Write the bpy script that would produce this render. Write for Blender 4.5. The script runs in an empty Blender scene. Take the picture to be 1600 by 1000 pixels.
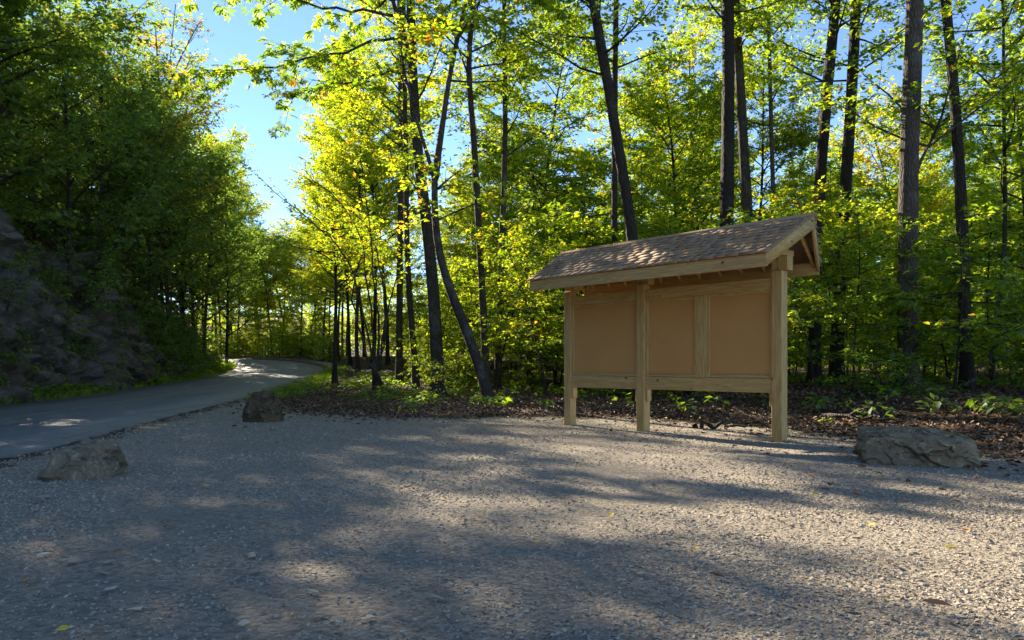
import bpy, bmesh, math, random
import numpy as np
from mathutils import Vector, noise as mnoise

random.seed(7)
RNG = np.random.default_rng(7)
scene = bpy.context.scene
COL = scene.collection

# ------------------------------------------------------------------ camera
F_PX, HOR, CAM_H = 1189.7, 571.9, 1.05
cam_d = bpy.data.cameras.new('camera')
cam_d.sensor_width = 36.0
cam_d.lens = F_PX / 1600 * 36
cam_d.shift_y = (HOR - 500) / 1600
cam_d.clip_start = 0.1
cam_d.clip_end = 2000
cam = bpy.data.objects.new('camera', cam_d)
COL.objects.link(cam)
cam.location = (0, 0, CAM_H)
cam.rotation_euler = (math.radians(90), 0, 0)
scene.camera = cam

# ------------------------------------------------------------------ light
SUN_AZ, SUN_EL = math.radians(-32.5), math.radians(26.5)      # azimuth from +Y, negative = left
SUN_DIR = Vector((math.sin(SUN_AZ) * math.cos(SUN_EL), math.cos(SUN_AZ) * math.cos(SUN_EL), math.sin(SUN_EL)))
world = bpy.data.worlds.new('World')
scene.world = world
world.use_nodes = True
wn = world.node_tree.nodes
wl = world.node_tree.links
bg = wn.get('Background') or wn.new('ShaderNodeBackground')
sky = wn.new('ShaderNodeTexSky')
sky.sky_type = 'NISHITA'
sky.sun_disc = False
sky.sun_elevation = SUN_EL
sky.sun_rotation = SUN_AZ
sky.altitude = 300
sky.air_density = 0.7
sky.dust_density = 0.0
sky.ozone_density = 3.2
bg.inputs['Strength'].default_value = 0.085
wl.new(sky.outputs[0], bg.inputs['Color'])
sun_d = bpy.data.lights.new('sun', 'SUN')
sun_d.energy = 5.0
sun_d.angle = math.radians(0.53)
sun_d.color = (1.0, 0.88, 0.70)
sun = bpy.data.objects.new('sun', sun_d)
COL.objects.link(sun)
sun.location = (0, 0, 30)
sun.rotation_euler = SUN_DIR.to_track_quat('Z', 'Y').to_euler()

scene.view_settings.view_transform = 'Standard'
scene.view_settings.look = 'None'
scene.view_settings.exposure = 1.8
scene.view_settings.gamma = 1.0
scene.view_settings.use_curve_mapping = False
scene.render.engine = 'CYCLES'
cy = scene.cycles
cy.max_bounces = 8
cy.diffuse_bounces = 4
cy.glossy_bounces = 2
cy.transmission_bounces = 6
cy.sample_clamp_indirect = 8
cy.use_denoising = True
cy.use_adaptive_sampling = True
cy.adaptive_threshold = 0.01
scene.render.film_transparent = False

# ------------------------------------------------------------------ small helpers
def mesh_from(name, verts, faces, mat=None, smooth=False, attrs=None):
    """verts (N,3); faces list of lists, or an int array (M,k)."""
    me = bpy.data.meshes.new(name)
    verts = np.asarray(verts, dtype=np.float32)
    me.vertices.add(len(verts))
    me.vertices.foreach_set('co', verts.ravel())
    if isinstance(faces, np.ndarray):
        groups = [faces]
    elif isinstance(faces, tuple):
        groups = list(faces)
    else:
        groups = None
    if groups is not None:
        loops = np.concatenate([g.ravel() for g in groups]).astype(np.int32)
        tot = np.concatenate([np.full(len(g), g.shape[1], np.int32) for g in groups])
    else:
        loops = np.array([i for f in faces for i in f], np.int32)
        tot = np.array([len(f) for f in faces], np.int32)
    start = np.concatenate([[0], np.cumsum(tot)[:-1]]).astype(np.int32)
    me.loops.add(len(loops))
    me.loops.foreach_set('vertex_index', loops)
    me.polygons.add(len(tot))
    me.polygons.foreach_set('loop_start', start)
    me.polygons.foreach_set('loop_total', tot)
    if smooth:
        me.polygons.foreach_set('use_smooth', np.ones(len(tot), dtype=bool))
    if attrs:
        for k, v in attrs.items():
            a = me.attributes.new(k, 'FLOAT', 'POINT')
            a.data.foreach_set('value', np.asarray(v, np.float32).ravel())
    me.update(calc_edges=True)
    if mat is not None:
        me.materials.append(mat)
    return me


def link(name, data, parent=None, kind=None, label=None, cat=None, group=None, loc=None):
    o = bpy.data.objects.new(name, data)
    COL.objects.link(o)
    if parent is not None:
        o.parent = parent
    if loc is not None:
        o.location = loc
    if kind: o['kind'] = kind
    if label: o['label'] = label
    if cat: o['category'] = cat
    if group: o['group'] = group
    return o


def empty(name, loc, label, cat, group=None, rz=0.0, scale=1.0):
    o = link(name, None, None, None, label, cat, group, loc)
    o.rotation_euler = (0, 0, rz)
    o.scale = (scale, scale, scale)
    o.empty_display_size = 0.2
    return o


def _hash(ix, iy, iz, seed):
    n = (ix * 374761393 + iy * 668265263 + iz * 2147483647 + seed * 1274126177) & 0xFFFFFFFF
    n = ((n ^ (n >> 13)) * 1274126177) & 0xFFFFFFFF
    n = n ^ (n >> 16)
    return (n & 0xFFFF) / 65535.0


def vnoise(x, y, z=None, seed=0):
    x = np.asarray(x, float); y = np.asarray(y, float)
    z = np.zeros_like(x) if z is None else np.asarray(z, float)
    ix = np.floor(x).astype(np.int64); iy = np.floor(y).astype(np.int64); iz = np.floor(z).astype(np.int64)
    fx, fy, fz = x - ix, y - iy, z - iz
    fx = fx * fx * (3 - 2 * fx); fy = fy * fy * (3 - 2 * fy); fz = fz * fz * (3 - 2 * fz)
    def h(a, b, c): return _hash(ix + a, iy + b, iz + c, seed)
    x00 = h(0, 0, 0) * (1 - fx) + h(1, 0, 0) * fx
    x10 = h(0, 1, 0) * (1 - fx) + h(1, 1, 0) * fx
    x01 = h(0, 0, 1) * (1 - fx) + h(1, 0, 1) * fx
    x11 = h(0, 1, 1) * (1 - fx) + h(1, 1, 1) * fx
    y0 = x00 * (1 - fy) + x10 * fy
    y1 = x01 * (1 - fy) + x11 * fy
    return (y0 * (1 - fz) + y1 * fz) * 2 - 1


def fbm(x, y, z=None, seed=0, octaves=4, gain=0.5):
    s = 0; a = 1.0; t = 0
    z = np.zeros_like(np.asarray(x, float)) if z is None else z
    for i in range(octaves):
        s = s + a * vnoise(x, y, z, seed + i * 17); t += a
        x, y, z = x * 2.03, y * 2.03, z * 2.03
        a *= gain
    return s / t


def sstep(a, b, x):
    t = np.clip((np.asarray(x, float) - a) / (b - a), 0, 1)
    return t * t * (3 - 2 * t)


# ------------------------------------------------------------------ materials
def new_mat(name):
    m = bpy.data.materials.new(name)
    m.use_nodes = True
    nt = m.node_tree
    nt.nodes.clear()
    out = nt.nodes.new('ShaderNodeOutputMaterial')
    return m, nt, out


class NB:
    """tiny node-builder"""
    def __init__(s, nt): s.nt = nt
    def n(s, t, **kw):
        nd = s.nt.nodes.new(t)
        for k, v in kw.items(): setattr(nd, k, v)
        return nd
    def l(s, a, b): s.nt.links.new(a, b)
    def val(s, sock, v):
        if hasattr(v, 'is_output'): s.l(v, sock)
        else: sock.default_value = v
    def math(s, op, a, b=0.0, clamp=False):
        nd = s.n('ShaderNodeMath', operation=op, use_clamp=clamp)
        s.val(nd.inputs[0], a); s.val(nd.inputs[1], b)
        return nd.outputs[0]
    def mix(s, f, a, b, blend='MIX'):
        nd = s.n('ShaderNodeMix', data_type='RGBA', blend_type=blend)
        s.val(nd.inputs[0], f); s.val(nd.inputs[6], a); s.val(nd.inputs[7], b)
        return nd.outputs[2]
    def ramp(s, f, stops, interp='LINEAR'):
        nd = s.n('ShaderNodeValToRGB')
        cr = nd.color_ramp; cr.interpolation = interp
        while len(cr.elements) > 1: cr.elements.remove(cr.elements[0])
        cr.elements[0].position, cr.elements[0].color = stops[0][0], col(stops[0][1])
        for p, c in stops[1:]:
            e = cr.elements.new(p); e.color = col(c)
        s.val(nd.inputs[0], f)
        return nd.outputs[0]
    def noise(s, vec, scale, detail=4, rough=0.55, dist=0.0):
        nd = s.n('ShaderNodeTexNoise')
        nd.inputs['Scale'].default_value = scale; nd.inputs['Detail'].default_value = detail
        nd.inputs['Roughness'].default_value = rough; nd.inputs['Distortion'].default_value = dist
        if vec is not None: s.l(vec, nd.inputs['Vector'])
        return nd.outputs['Fac']
    def vor(s, vec, scale, feature='F1', out='Distance', rnd=1.0):
        nd = s.n('ShaderNodeTexVoronoi', feature=feature)
        nd.inputs['Scale'].default_value = scale; nd.inputs['Randomness'].default_value = rnd
        if vec is not None: s.l(vec, nd.inputs['Vector'])
        return nd.outputs[out]
    def mapping(s, vec, scale=(1, 1, 1), loc=None):
        nd = s.n('ShaderNodeMapping'); nd.inputs['Scale'].default_value = scale
        s.l(vec, nd.inputs['Vector'])
        if loc is not None: s.val(nd.inputs['Location'], loc)
        return nd.outputs[0]
    def coord(s, which='Object'):
        return s.n('ShaderNodeTexCoord').outputs[which]
    def attr(s, name, out='Fac'):
        return s.n('ShaderNodeAttribute', attribute_name=name).outputs[out]
    def bump(s, h, strength=0.5, dist=0.02, normal=None):
        nd = s.n('ShaderNodeBump'); nd.inputs['Strength'].default_value = strength
        nd.inputs['Distance'].default_value = dist; s.l(h, nd.inputs['Height'])
        if normal is not None: s.l(normal, nd.inputs['Normal'])
        return nd.outputs[0]
    def principled(s, color, rough=0.8, normal=None, spec=0.3):
        nd = s.n('ShaderNodeBsdfPrincipled')
        s.val(nd.inputs['Base Color'], color); s.val(nd.inputs['Roughness'], rough)
        nd.inputs['Specular IOR Level'].default_value = spec
        if normal is not None: s.l(normal, nd.inputs['Normal'])
        return nd.outputs[0]


def col(c): return (c[0], c[1], c[2], 1.0)


def leaf_material(name, stops, trans_gain=(2.1, 1.9, 0.6), trans=0.66):
    m, nt, out = new_mat(name)
    b = NB(nt)
    oi = b.n('ShaderNodeObjectInfo')
    sep = b.n('ShaderNodeSeparateColor'); b.l(oi.outputs['Color'], sep.inputs[0])
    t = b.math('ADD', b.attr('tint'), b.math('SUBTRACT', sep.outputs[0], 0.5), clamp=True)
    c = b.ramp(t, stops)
    c = b.mix(1.0, c, b.math('MULTIPLY', sep.outputs[1], 2.0), 'MULTIPLY')
    d = b.n('ShaderNodeBsdfDiffuse'); b.l(c, d.inputs['Color'])
    tc = b.mix(1.0, c, col(trans_gain), 'MULTIPLY')
    tr = b.n('ShaderNodeBsdfTranslucent'); b.l(tc, tr.inputs['Color'])
    mx = b.n('ShaderNodeMixShader'); mx.inputs[0].default_value = trans
    b.l(d.outputs[0], mx.inputs[1]); b.l(tr.outputs[0], mx.inputs[2])
    gl = b.n('ShaderNodeBsdfGlossy'); gl.inputs['Roughness'].default_value = 0.5
    gl.inputs['Color'].default_value = (0.8, 0.85, 0.9, 1)
    mx2 = b.n('ShaderNodeMixShader'); mx2.inputs[0].default_value = 0.045
    b.l(mx.outputs[0], mx2.inputs[1]); b.l(gl.outputs[0], mx2.inputs[2])
    b.l(mx2.outputs[0], out.inputs[0])
    return m


GREEN = [(0.0, (0.050, 0.11, 0.018)), (0.35, (0.11, 0.20, 0.025)), (0.62, (0.22, 0.32, 0.028)),
         (0.82, (0.36, 0.38, 0.034)), (0.93, (0.46, 0.34, 0.035)), (1.0, (0.48, 0.17, 0.03))]
M_LEAF = leaf_material('leaf_green', GREEN)
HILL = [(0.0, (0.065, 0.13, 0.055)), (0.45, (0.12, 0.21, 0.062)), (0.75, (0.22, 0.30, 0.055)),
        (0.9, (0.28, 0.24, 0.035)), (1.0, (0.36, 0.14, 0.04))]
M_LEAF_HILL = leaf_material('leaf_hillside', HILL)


def bark_material(name, dark, light, lichen=0.35):
    m, nt, out = new_mat(name)
    b = NB(nt)
    co = b.coord('Object')
    oi = b.n('ShaderNodeObjectInfo')
    v = b.mapping(co, (1, 1, 0.16))
    n1 = b.noise(v, 16, 6, 0.65)
    vo = b.vor(b.mapping(co, (1, 1, 0.22)), 22, 'DISTANCE_TO_EDGE')
    n2 = b.noise(co, 2.3, 4, 0.6)
    f = b.math('MULTIPLY', n1, b.math('ADD', b.math('MULTIPLY', vo, 2.2), 0.45), clamp=True)
    c = b.mix(f, col(dark), col(light))
    lf = b.ramp(n2, [(0.5, (0, 0, 0)), (0.66, (1, 1, 1))])
    c = b.mix(b.math('MULTIPLY', lf, lichen), c, col((0.26, 0.27, 0.22)))
    c = b.mix(b.math('MULTIPLY', oi.outputs['Random'], 0.4), c, col((0.07, 0.05, 0.033)))
    h = b.math('ADD', n1, b.math('MULTIPLY', vo, 1.5))
    b.l(b.principled(c, 0.9, b.bump(h, 1.0, 0.06)), out.inputs[0])
    return m


M_BARK = bark_material('bark_grey', (0.026, 0.02, 0.015), (0.14, 0.11, 0.08))
M_BARK_PALE = bark_material('bark_pale', (0.04, 0.033, 0.026), (0.25, 0.205, 0.155), 0.35)
M_BARK_DARK = bark_material('bark_dark', (0.016, 0.012, 0.009), (0.07, 0.054, 0.04), 0.1)


def wood_material(name, axis, base=(0.66, 0.45, 0.165), dark=(0.36, 0.20, 0.06)):
    m, nt, out = new_mat(name)
    b = NB(nt)
    oi = b.n('ShaderNodeObjectInfo')
    co = b.coord('Object')
    off = b.n('ShaderNodeVectorMath', operation='ADD')
    b.l(co, off.inputs[0])
    sc = b.math('MULTIPLY', oi.outputs['Random'], 40.0)
    cx = b.n('ShaderNodeCombineXYZ'); b.l(sc, cx.inputs[0]); b.l(sc, cx.inputs[1]); b.l(sc, cx.inputs[2])
    b.l(cx.outputs[0], off.inputs[1])
    s = [14, 14, 14]; s[axis] = 0.9
    v = b.mapping(off.outputs[0], tuple(s))
    g1 = b.noise(v, 1.0, 5, 0.6, 0.6)
    s2 = [70, 70, 70]; s2[axis] = 2.0
    g2 = b.noise(b.mapping(off.outputs[0], tuple(s2)), 1.0, 3, 0.6)
    wv = b.math('SINE', b.math('MULTIPLY', g1, 42.0))
    wv = b.math('MULTIPLY', b.math('ADD', wv, 1.0), 0.5)
    c = b.mix(b.math('MULTIPLY', wv, 0.6), col(base), col(dark))
    c = b.mix(b.math('MULTIPLY', g2, 0.35), c, col((0.20, 0.125, 0.06)))
    # knots
    ks = [2.2, 2.2, 2.2]; ks[axis] = 1.5
    kv = b.vor(b.mapping(off.outputs[0], tuple(ks)), 2.0)
    kf = b.ramp(kv, [(0.06, (1, 1, 1)), (0.11, (0, 0, 0))])
    c = b.mix(b.math('MULTIPLY', kf, 0.85), c, col((0.09, 0.04, 0.018)))
    # greenish treatment / weather patches
    pf = b.noise(co, 1.7, 3, 0.5)
    c = b.mix(b.math('MULTIPLY', b.ramp(pf, [(0.45, (0, 0, 0)), (0.7, (1, 1, 1))]), 0.3), c, col((0.42, 0.34, 0.15)))
    h = b.math('ADD', b.math('MULTIPLY', wv, 0.4), g2)
    b.l(b.principled(c, 0.72, b.bump(h, 0.25, 0.004), 0.3), out.inputs[0])
    return m


M_WOOD_X = wood_material('pine_along', 0)
M_WOOD_Y = wood_material('pine_across', 1)
M_WOOD_Z = wood_material('pine_upright', 2)

m, nt, out = new_mat('hardboard'); b = NB(nt)
co = b.coord('Object')
n1 = b.noise(co, 2.2, 3, 0.5); n2 = b.noise(co, 140, 3, 0.6)
c = b.mix(n1, col((0.55, 0.29, 0.085)), col((0.63, 0.35, 0.11)))
c = b.mix(b.math('MULTIPLY', n2, 0.25), c, col((0.27, 0.15, 0.07)))
b.l(b.principled(c, 0.62, b.bump(n2, 0.12, 0.002), 0.25), out.inputs[0])
M_PANEL = m

m, nt, out = new_mat('cedar_shingle'); b = NB(nt)
oi = b.n('ShaderNodeObjectInfo'); co = b.coord('Object')
g = b.noise(b.mapping(co, (90, 5, 5)), 1.0, 4, 0.65)
tnt = b.attr('tint')
rr = b.math('FRACT', b.math('ADD', oi.outputs['Random'], tnt))
c = b.ramp(rr, [(0.0, (0.34, 0.205, 0.105)), (0.3, (0.40, 0.25, 0.135)), (0.55, (0.44, 0.30, 0.175)),
                (0.8, (0.36, 0.245, 0.15)), (1.0, (0.45, 0.27, 0.135))])
c = b.mix(b.math('MULTIPLY', g, 0.4), c, col((0.10, 0.07, 0.045)))
b.l(b.principled(c, 0.8, b.bump(g, 0.3, 0.003)), out.inputs[0])
M_SHINGLE = m

m, nt, out = new_mat('stone'); b = NB(nt)
co = b.coord('Object')
n1 = b.noise(co, 2.2, 8, 0.6, 0.4); n2 = b.noise(co, 26, 6, 0.65); n3 = b.noise(co, 0.9, 3, 0.5)
ck = b.vor(b.mapping(co, (1, 1, 1.5)), 3.0, 'DISTANCE_TO_EDGE')
oc = b.n('ShaderNodeObjectInfo').outputs['Color']
c = b.ramp(n1, [(0.28, (0.12, 0.105, 0.085)), (0.5, (0.24, 0.215, 0.175)), (0.72, (0.34, 0.315, 0.27))])
c = b.mix(b.math('MULTIPLY', b.ramp(n3, [(0.5, (0, 0, 0)), (0.62, (1, 1, 1))]), 0.5), c, col((0.20, 0.14, 0.07)))
c = b.mix(b.math('MULTIPLY', n2, 0.5), c, col((0.10, 0.095, 0.085)))
lch = b.ramp(b.noise(co, 7.5, 7, 0.7), [(0.55, (0, 0, 0)), (0.62, (0.7, 0.7, 0.7))])
c = b.mix(lch, c, col((0.36, 0.35, 0.29)))
drk = b.ramp(b.noise(b.mapping(co, (1, 1, 2.4)), 4.0, 7, 0.72), [(0.36, (0.8, 0.8, 0.8)), (0.46, (0, 0, 0))])
c = b.mix(drk, c, col((0.055, 0.05, 0.042)))
c = b.mix(1.0, c, oc, 'MULTIPLY')
h = b.math('ADD', n1, b.math('MULTIPLY', n2, 0.4))
b.l(b.principled(c, 0.88, b.bump(h, 1.0, 0.07)), out.inputs[0])
M_STONE = m

m, nt, out = new_mat('shale_rock'); b = NB(nt)
co = b.coord('Object')
n1 = b.noise(b.mapping(co, (0.6, 0.6, 2.2)), 1.4, 8, 0.62, 0.5); n2 = b.noise(co, 11, 6, 0.7); n3 = b.noise(co, 0.45, 4, 0.6)
c = b.ramp(n1, [(0.3, (0.05, 0.044, 0.038)), (0.5, (0.12, 0.107, 0.093)), (0.68, (0.21, 0.19, 0.165))])
c = b.mix(b.ramp(n3, [(0.5, (0, 0, 0)), (0.6, (0.7, 0.7, 0.7))]), c, col((0.10, 0.06, 0.035)))
mo = b.ramp(b.noise(co, 1.2, 5, 0.7), [(0.56, (0, 0, 0)), (0.68, (0.75, 0.75, 0.75))])
c = b.mix(mo, c, col((0.045, 0.07, 0.022)))
c = b.mix(b.math('MULTIPLY', n2, 0.4), c, col((0.04, 0.037, 0.033)))
h = b.math('ADD', n1, b.math('MULTIPLY', n2, 0.4))
b.l(b.principled(c, 0.9, b.bump(h, 0.8, 0.12)), out.inputs[0])
M_ROCK = m

# ground: gravel fines blending to forest soil by the 'litter' mask
m, nt, out = new_mat('ground_soil'); b = NB(nt)
co = b.coord('Object')
big = b.noise(co, 0.35, 5, 0.6); mid = b.noise(co, 2.4, 6, 0.65); fine = b.noise(co, 45, 6, 0.75)
v1 = b.vor(co, 38); v2 = b.vor(co, 85); vc = b.vor(co, 38, 'F1', 'Color')
sepc = b.n('ShaderNodeSeparateColor'); b.l(vc, sepc.inputs[0])
gc = b.ramp(sepc.outputs[0], [(0.0, (0.24, 0.20, 0.15)), (0.5, (0.385, 0.32, 0.235)), (1.0, (0.52, 0.44, 0.33))])
gc = b.mix(b.math('MULTIPLY', fine, 0.5), gc, col((0.21, 0.185, 0.15)))
gc = b.mix(b.ramp(mid, [(0.5, (0, 0, 0)), (0.72, (0.55, 0.55, 0.55))]), gc, col((0.30, 0.255, 0.205)))
lc = b.ramp(b.noise(co, 9, 6, 0.7), [(0.3, (0.035, 0.022, 0.013)), (0.52, (0.075, 0.048, 0.028)), (0.7, (0.14, 0.088, 0.05))])
msk = b.math('ADD', b.attr('litter'), b.math('MULTIPLY', b.math('SUBTRACT', mid, 0.5), 1.1))
msk = b.ramp(msk, [(0.38, (0, 0, 0)), (0.62, (1, 1, 1))])
c = b.mix(msk, gc, lc)
h = b.math('ADD', b.math('MULTIPLY', v1, -0.9), b.math('ADD', b.math('MULTIPLY', v2, -0.45), fine))
b.l(b.principled(c, 0.95, b.bump(h, 1.0, 0.02), 0.15), out.inputs[0])
M_GROUND = m

m, nt, out = new_mat('gravel_stone'); b = NB(nt)
oi = b.n('ShaderNodeObjectInfo'); co = b.coord('Object')
c = b.ramp(oi.outputs['Random'], [(0.0, (0.23, 0.192, 0.145)), (0.25, (0.365, 0.305, 0.225)), (0.6, (0.46, 0.385, 0.285)),
                                  (0.85, (0.56, 0.48, 0.365)), (1.0, (0.38, 0.28, 0.19))])
n1 = b.noise(co, 2.0, 4, 0.6)
c = b.mix(b.math('MULTIPLY', n1, 0.45), c, col((0.20, 0.175, 0.145)))
b.l(b.principled(c, 0.85, None, 0.25), out.inputs[0])
M_GRAVEL = m

m, nt, out = new_mat('asphalt'); b = NB(nt)
co = b.coord('Object')
n1 = b.noise(co, 0.5, 5, 0.6); n2 = b.noise(co, 120, 3, 0.7); n3 = b.noise(b.mapping(co, (1, 0.12, 1)), 1.6, 4, 0.6)
c = b.mix(n1, col((0.115, 0.118, 0.125)), col((0.165, 0.168, 0.174)))
c = b.mix(b.math('MULTIPLY', n2, 0.6), c, col((0.16, 0.155, 0.15)))
c = b.mix(b.ramp(n3, [(0.52, (0, 0, 0)), (0.7, (0.5, 0.5, 0.5))]), c, col((0.055, 0.056, 0.06)))
ck = b.vor(co, 0.55, 'DISTANCE_TO_EDGE')
cf = b.ramp(b.math('ADD', ck, b.math('MULTIPLY', b.math('SUBTRACT', b.noise(co, 6, 4), 0.5), 0.05)), [(0.0, (1, 1, 1)), (0.008, (0, 0, 0))])
c = b.mix(b.math('MULTIPLY', cf, 0.6), c, col((0.03, 0.03, 0.03)))
b.l(b.principled(c, 0.62, b.bump(n2, 0.5, 0.006), 0.4), out.inputs[0])
M_ASPHALT = m

m, nt, out = new_mat('worn_line_paint'); b = NB(nt)
co = b.coord('Object')
n1 = b.noise(co, 14, 5, 0.7)
c = b.mix(b.ramp(n1, [(0.40, (0, 0, 0)), (0.58, (1, 1, 1))]), col((0.10, 0.10, 0.10)), col((0.42, 0.36, 0.20)))
b.l(b.principled(c, 0.7), out.inputs[0])
M_LINE = m

def litter_material(name, stops):
    m, nt, out = new_mat(name); b = NB(nt)
    oi = b.n('ShaderNodeObjectInfo'); co = b.coord('Object')
    c = b.ramp(oi.outputs['Random'], stops)
    c = b.mix(b.math('MULTIPLY', b.noise(co, 4, 3), 0.4), c, col((0.07, 0.04, 0.02)))
    b.l(b.principled(c, 0.7, None, 0.3), out.inputs[0])
    return m
M_LITTER = litter_material('dry_leaf', [(0.0, (0.09, 0.05, 0.028)), (0.35, (0.17, 0.10, 0.055)), (0.6, (0.25, 0.155, 0.09)),
                                        (0.85, (0.34, 0.235, 0.15)), (1.0, (0.25, 0.08, 0.03))])

def plain(name, c, rough=0.6):
    m, nt, out = new_mat(name); b = NB(nt)
    co = b.coord('Object')
    cc = b.mix(b.math('MULTIPLY', b.noise(co, 30, 3), 0.5), col(c), col((c[0] * 0.5, c[1] * 0.45, c[2] * 0.4)))
    b.l(b.principled(cc, rough), out.inputs[0])
    return m

# ------------------------------------------------------------------ terrain
CL = np.array([(-7.4, -60), (-7.5, -30), (-7.6, -10), (-7.85, 0), (-8.5, 8.6), (-9.4, 13.3), (-10.3, 19), (-11.0, 25), (-11.75, 30),
               (-13.0, 40), (-14.3, 47), (-16.6, 53), (-20.2, 57.6), (-25.5, 60.2), (-40, 63.5), (-62, 64), (-90, 60)], float)

def catmull(P, n=24):
    out = []
    for i in range(len(P) - 1):
        p0 = P[max(i - 1, 0)]; p1 = P[i]; p2 = P[i + 1]; p3 = P[min(i + 2, len(P) - 1)]
        t = np.linspace(0, 1, n, endpoint=False)[:, None]
        out.append(0.5 * (2 * p1 + (-p0 + p2) * t + (2 * p0 - 5 * p1 + 4 * p2 - p3) * t ** 2 + (-p0 + 3 * p1 - 3 * p2 + p3) * t ** 3))
    out.append(P[-1:])
    return np.concatenate(out)
ROAD = catmull(CL, 20)
RHW = 2.65

def poly_sd(P, x, y):
    """signed distance to polyline P (positive on the right of its direction), nearest index"""
    x = np.asarray(x, float).ravel(); y = np.asarray(y, float).ravel()
    A = P[:-1]; D = P[1:] - P[:-1]; L2 = (D ** 2).sum(1)
    best = np.full(len(x), 1e9); sg = np.ones(len(x)); idx = np.zeros(len(x), int)
    for i in range(len(A)):
        t = np.clip(((x - A[i, 0]) * D[i, 0] + (y - A[i, 1]) * D[i, 1]) / max(L2[i], 1e-9), 0, 1)
        dx = x - (A[i, 0] + t * D[i, 0]); dy = y - (A[i, 1] + t * D[i, 1])
        d = dx * dx + dy * dy
        m_ = d < best
        best[m_] = d[m_]; idx[m_] = i
        cr = D[i, 0] * dy - D[i, 1] * dx
        sg[m_] = np.where(cr[m_] < 0, 1, -1)
    return np.sqrt(best) * sg, idx

EDGE = np.array([(-90, 66), (-62, 68), (-40, 67), (-26, 63.8), (-19.5, 61), (-13.5, 55), (-11.0, 47.5), (-9.8, 40), (-8.6, 30), (-7.3, 23.5), (-6.3, 20), (-4.6, 17), (-2.2, 15.4), (0, 15.4), (2, 15.1), (3.9, 13.2), (4.9, 11.4),
                 (5.4, 9.9), (5.9, 8), (7.2, 6.2), (10, 4.5), (20, 1.5), (60, -6)], float)
EDGE_F = catmull(EDGE, 8)

def forest_d(x, y):
    """distance into the wood from the edge of the gravel (positive inside), right of the road"""
    d, _ = poly_sd(EDGE_F, x, y)
    return -d


def road_rise(y):
    y = np.asarray(y, float)
    return 0.00072 * (np.clip(y, 12, 62) - 12) ** 2 + 0.012 * np.clip(y - 62, 0, 200)


def cliff_h(y):
    y = np.asarray(y, float)
    return 4.7 * (1 - sstep(30, 50, y)) * (0.75 + 0.25 * sstep(5, 20, y)) + 1.0


def terrain(x, y):
    x = np.asarray(x, float); y = np.asarray(y, float)
    shp = x.shape
    xf, yf = x.ravel(), y.ravel()
    rd, _ = poly_sd(ROAD, xf, yf)
    fd = forest_d(xf, yf)
    h = road_rise(yf) * (1 - 0.6 * sstep(2, 18, xf))
    n = fbm(xf * 0.22, yf * 0.22, seed=3, octaves=4)
    # forest floor undulation and the low bank on the right
    inside = sstep(0.0, 5.0, fd) * (rd > 0)
    h = h + inside * (0.16 * n + 0.42 * sstep(0.5, 5.5, fd) * sstep(2.5, 8, xf) - 0.5 * sstep(9, 24, fd) * sstep(6, 14, xf))
    h = h + inside * 0.07 * fbm(xf * 1.3, yf * 1.3, seed=9, octaves=3)
    # gravel lot: shallow wheel-worn relief
    h = h + 0.018 * fbm(xf * 0.7, yf * 0.7, seed=5, octaves=4) * (1 - inside)
    # hill on the left of the road
    dl = -rd - RHW
    hill = sstep(1.0, 4.0, dl) * cliff_h(yf) + 0.50 * np.clip(dl - 3.6, 0, 32) * (1 - 0.62 * sstep(34, 54, yf))
    hill = hill + sstep(1.5, 5, dl) * 0.7 * fbm(xf * 0.3, yf * 0.3, seed=21, octaves=4)
    hill = hill * sstep(0.4, 2.0, dl) * (1 - sstep(56, 70, yf) * sstep(-20, -30, xf) * 0.3)
    h = h + np.where(rd < 0, hill, 0)
    # shallow verge next to the road, and a bed below the asphalt
    ad = np.abs(rd)
    h = np.where(ad < RHW + 0.6, road_rise(yf) - 0.02 + (h - road_rise(yf)) * sstep(RHW - 0.1, RHW + 0.6, ad), h)
    h = h - 0.07 * (1 - sstep(RHW - 0.45, RHW - 0.1, ad))
    # distant wooded rise
    far = np.hypot(xf, yf)
    h = h + 10 * sstep(95, 190, far) * (1 - sstep(0, 60, -yf))
    return h.reshape(shp)


def spaced(stops):
    out = []
    for a, b_, s in stops:
        out.append(np.arange(a, b_ - 1e-6, s))
    return np.concatenate(out + [[stops[-1][1]]])

gx = spaced([(-420, -100, 20), (-100, -40, 4), (-40, -20, 1.0), (-20, -8, 0.4), (-8, 8, 0.16), (8, 20, 0.4), (20, 50, 1.5), (50, 100, 5), (100, 420, 20)])
gy = spaced([(-120, -20, 10), (-20, 1, 1.0), (1, 18, 0.16), (18, 36, 0.35), (36, 66, 0.7), (66, 110, 3), (110, 420, 12)])
GX, GY = np.meshgrid(gx, gy)
GZ = terrain(GX, GY)
nx_, ny_ = len(gx), len(gy)
ii = np.arange(nx_ * ny_).reshape(ny_, nx_)
fq = np.stack([ii[:-1, :-1], ii[:-1, 1:], ii[1:, 1:], ii[1:, :-1]], -1).reshape(-1, 4)
rdg, _ = poly_sd(ROAD, GX, GY)
fdg = forest_d(GX, GY)
rdg = rdg.reshape(GX.shape); fdg = fdg.reshape(GX.shape)
lit = np.where(rdg < 0, sstep(RHW + 0.1, RHW + 0.9, -rdg), sstep(-1.5, 1.5, fdg))
lit = np.maximum(lit, sstep(1.2, 0.0, rdg - RHW) * (rdg > 0) * 0.62)
link('ground', mesh_from('ground', np.stack([GX, GY, GZ], -1).reshape(-1, 3), fq, M_GROUND, True, {'litter': lit}), kind='structure')

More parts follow.
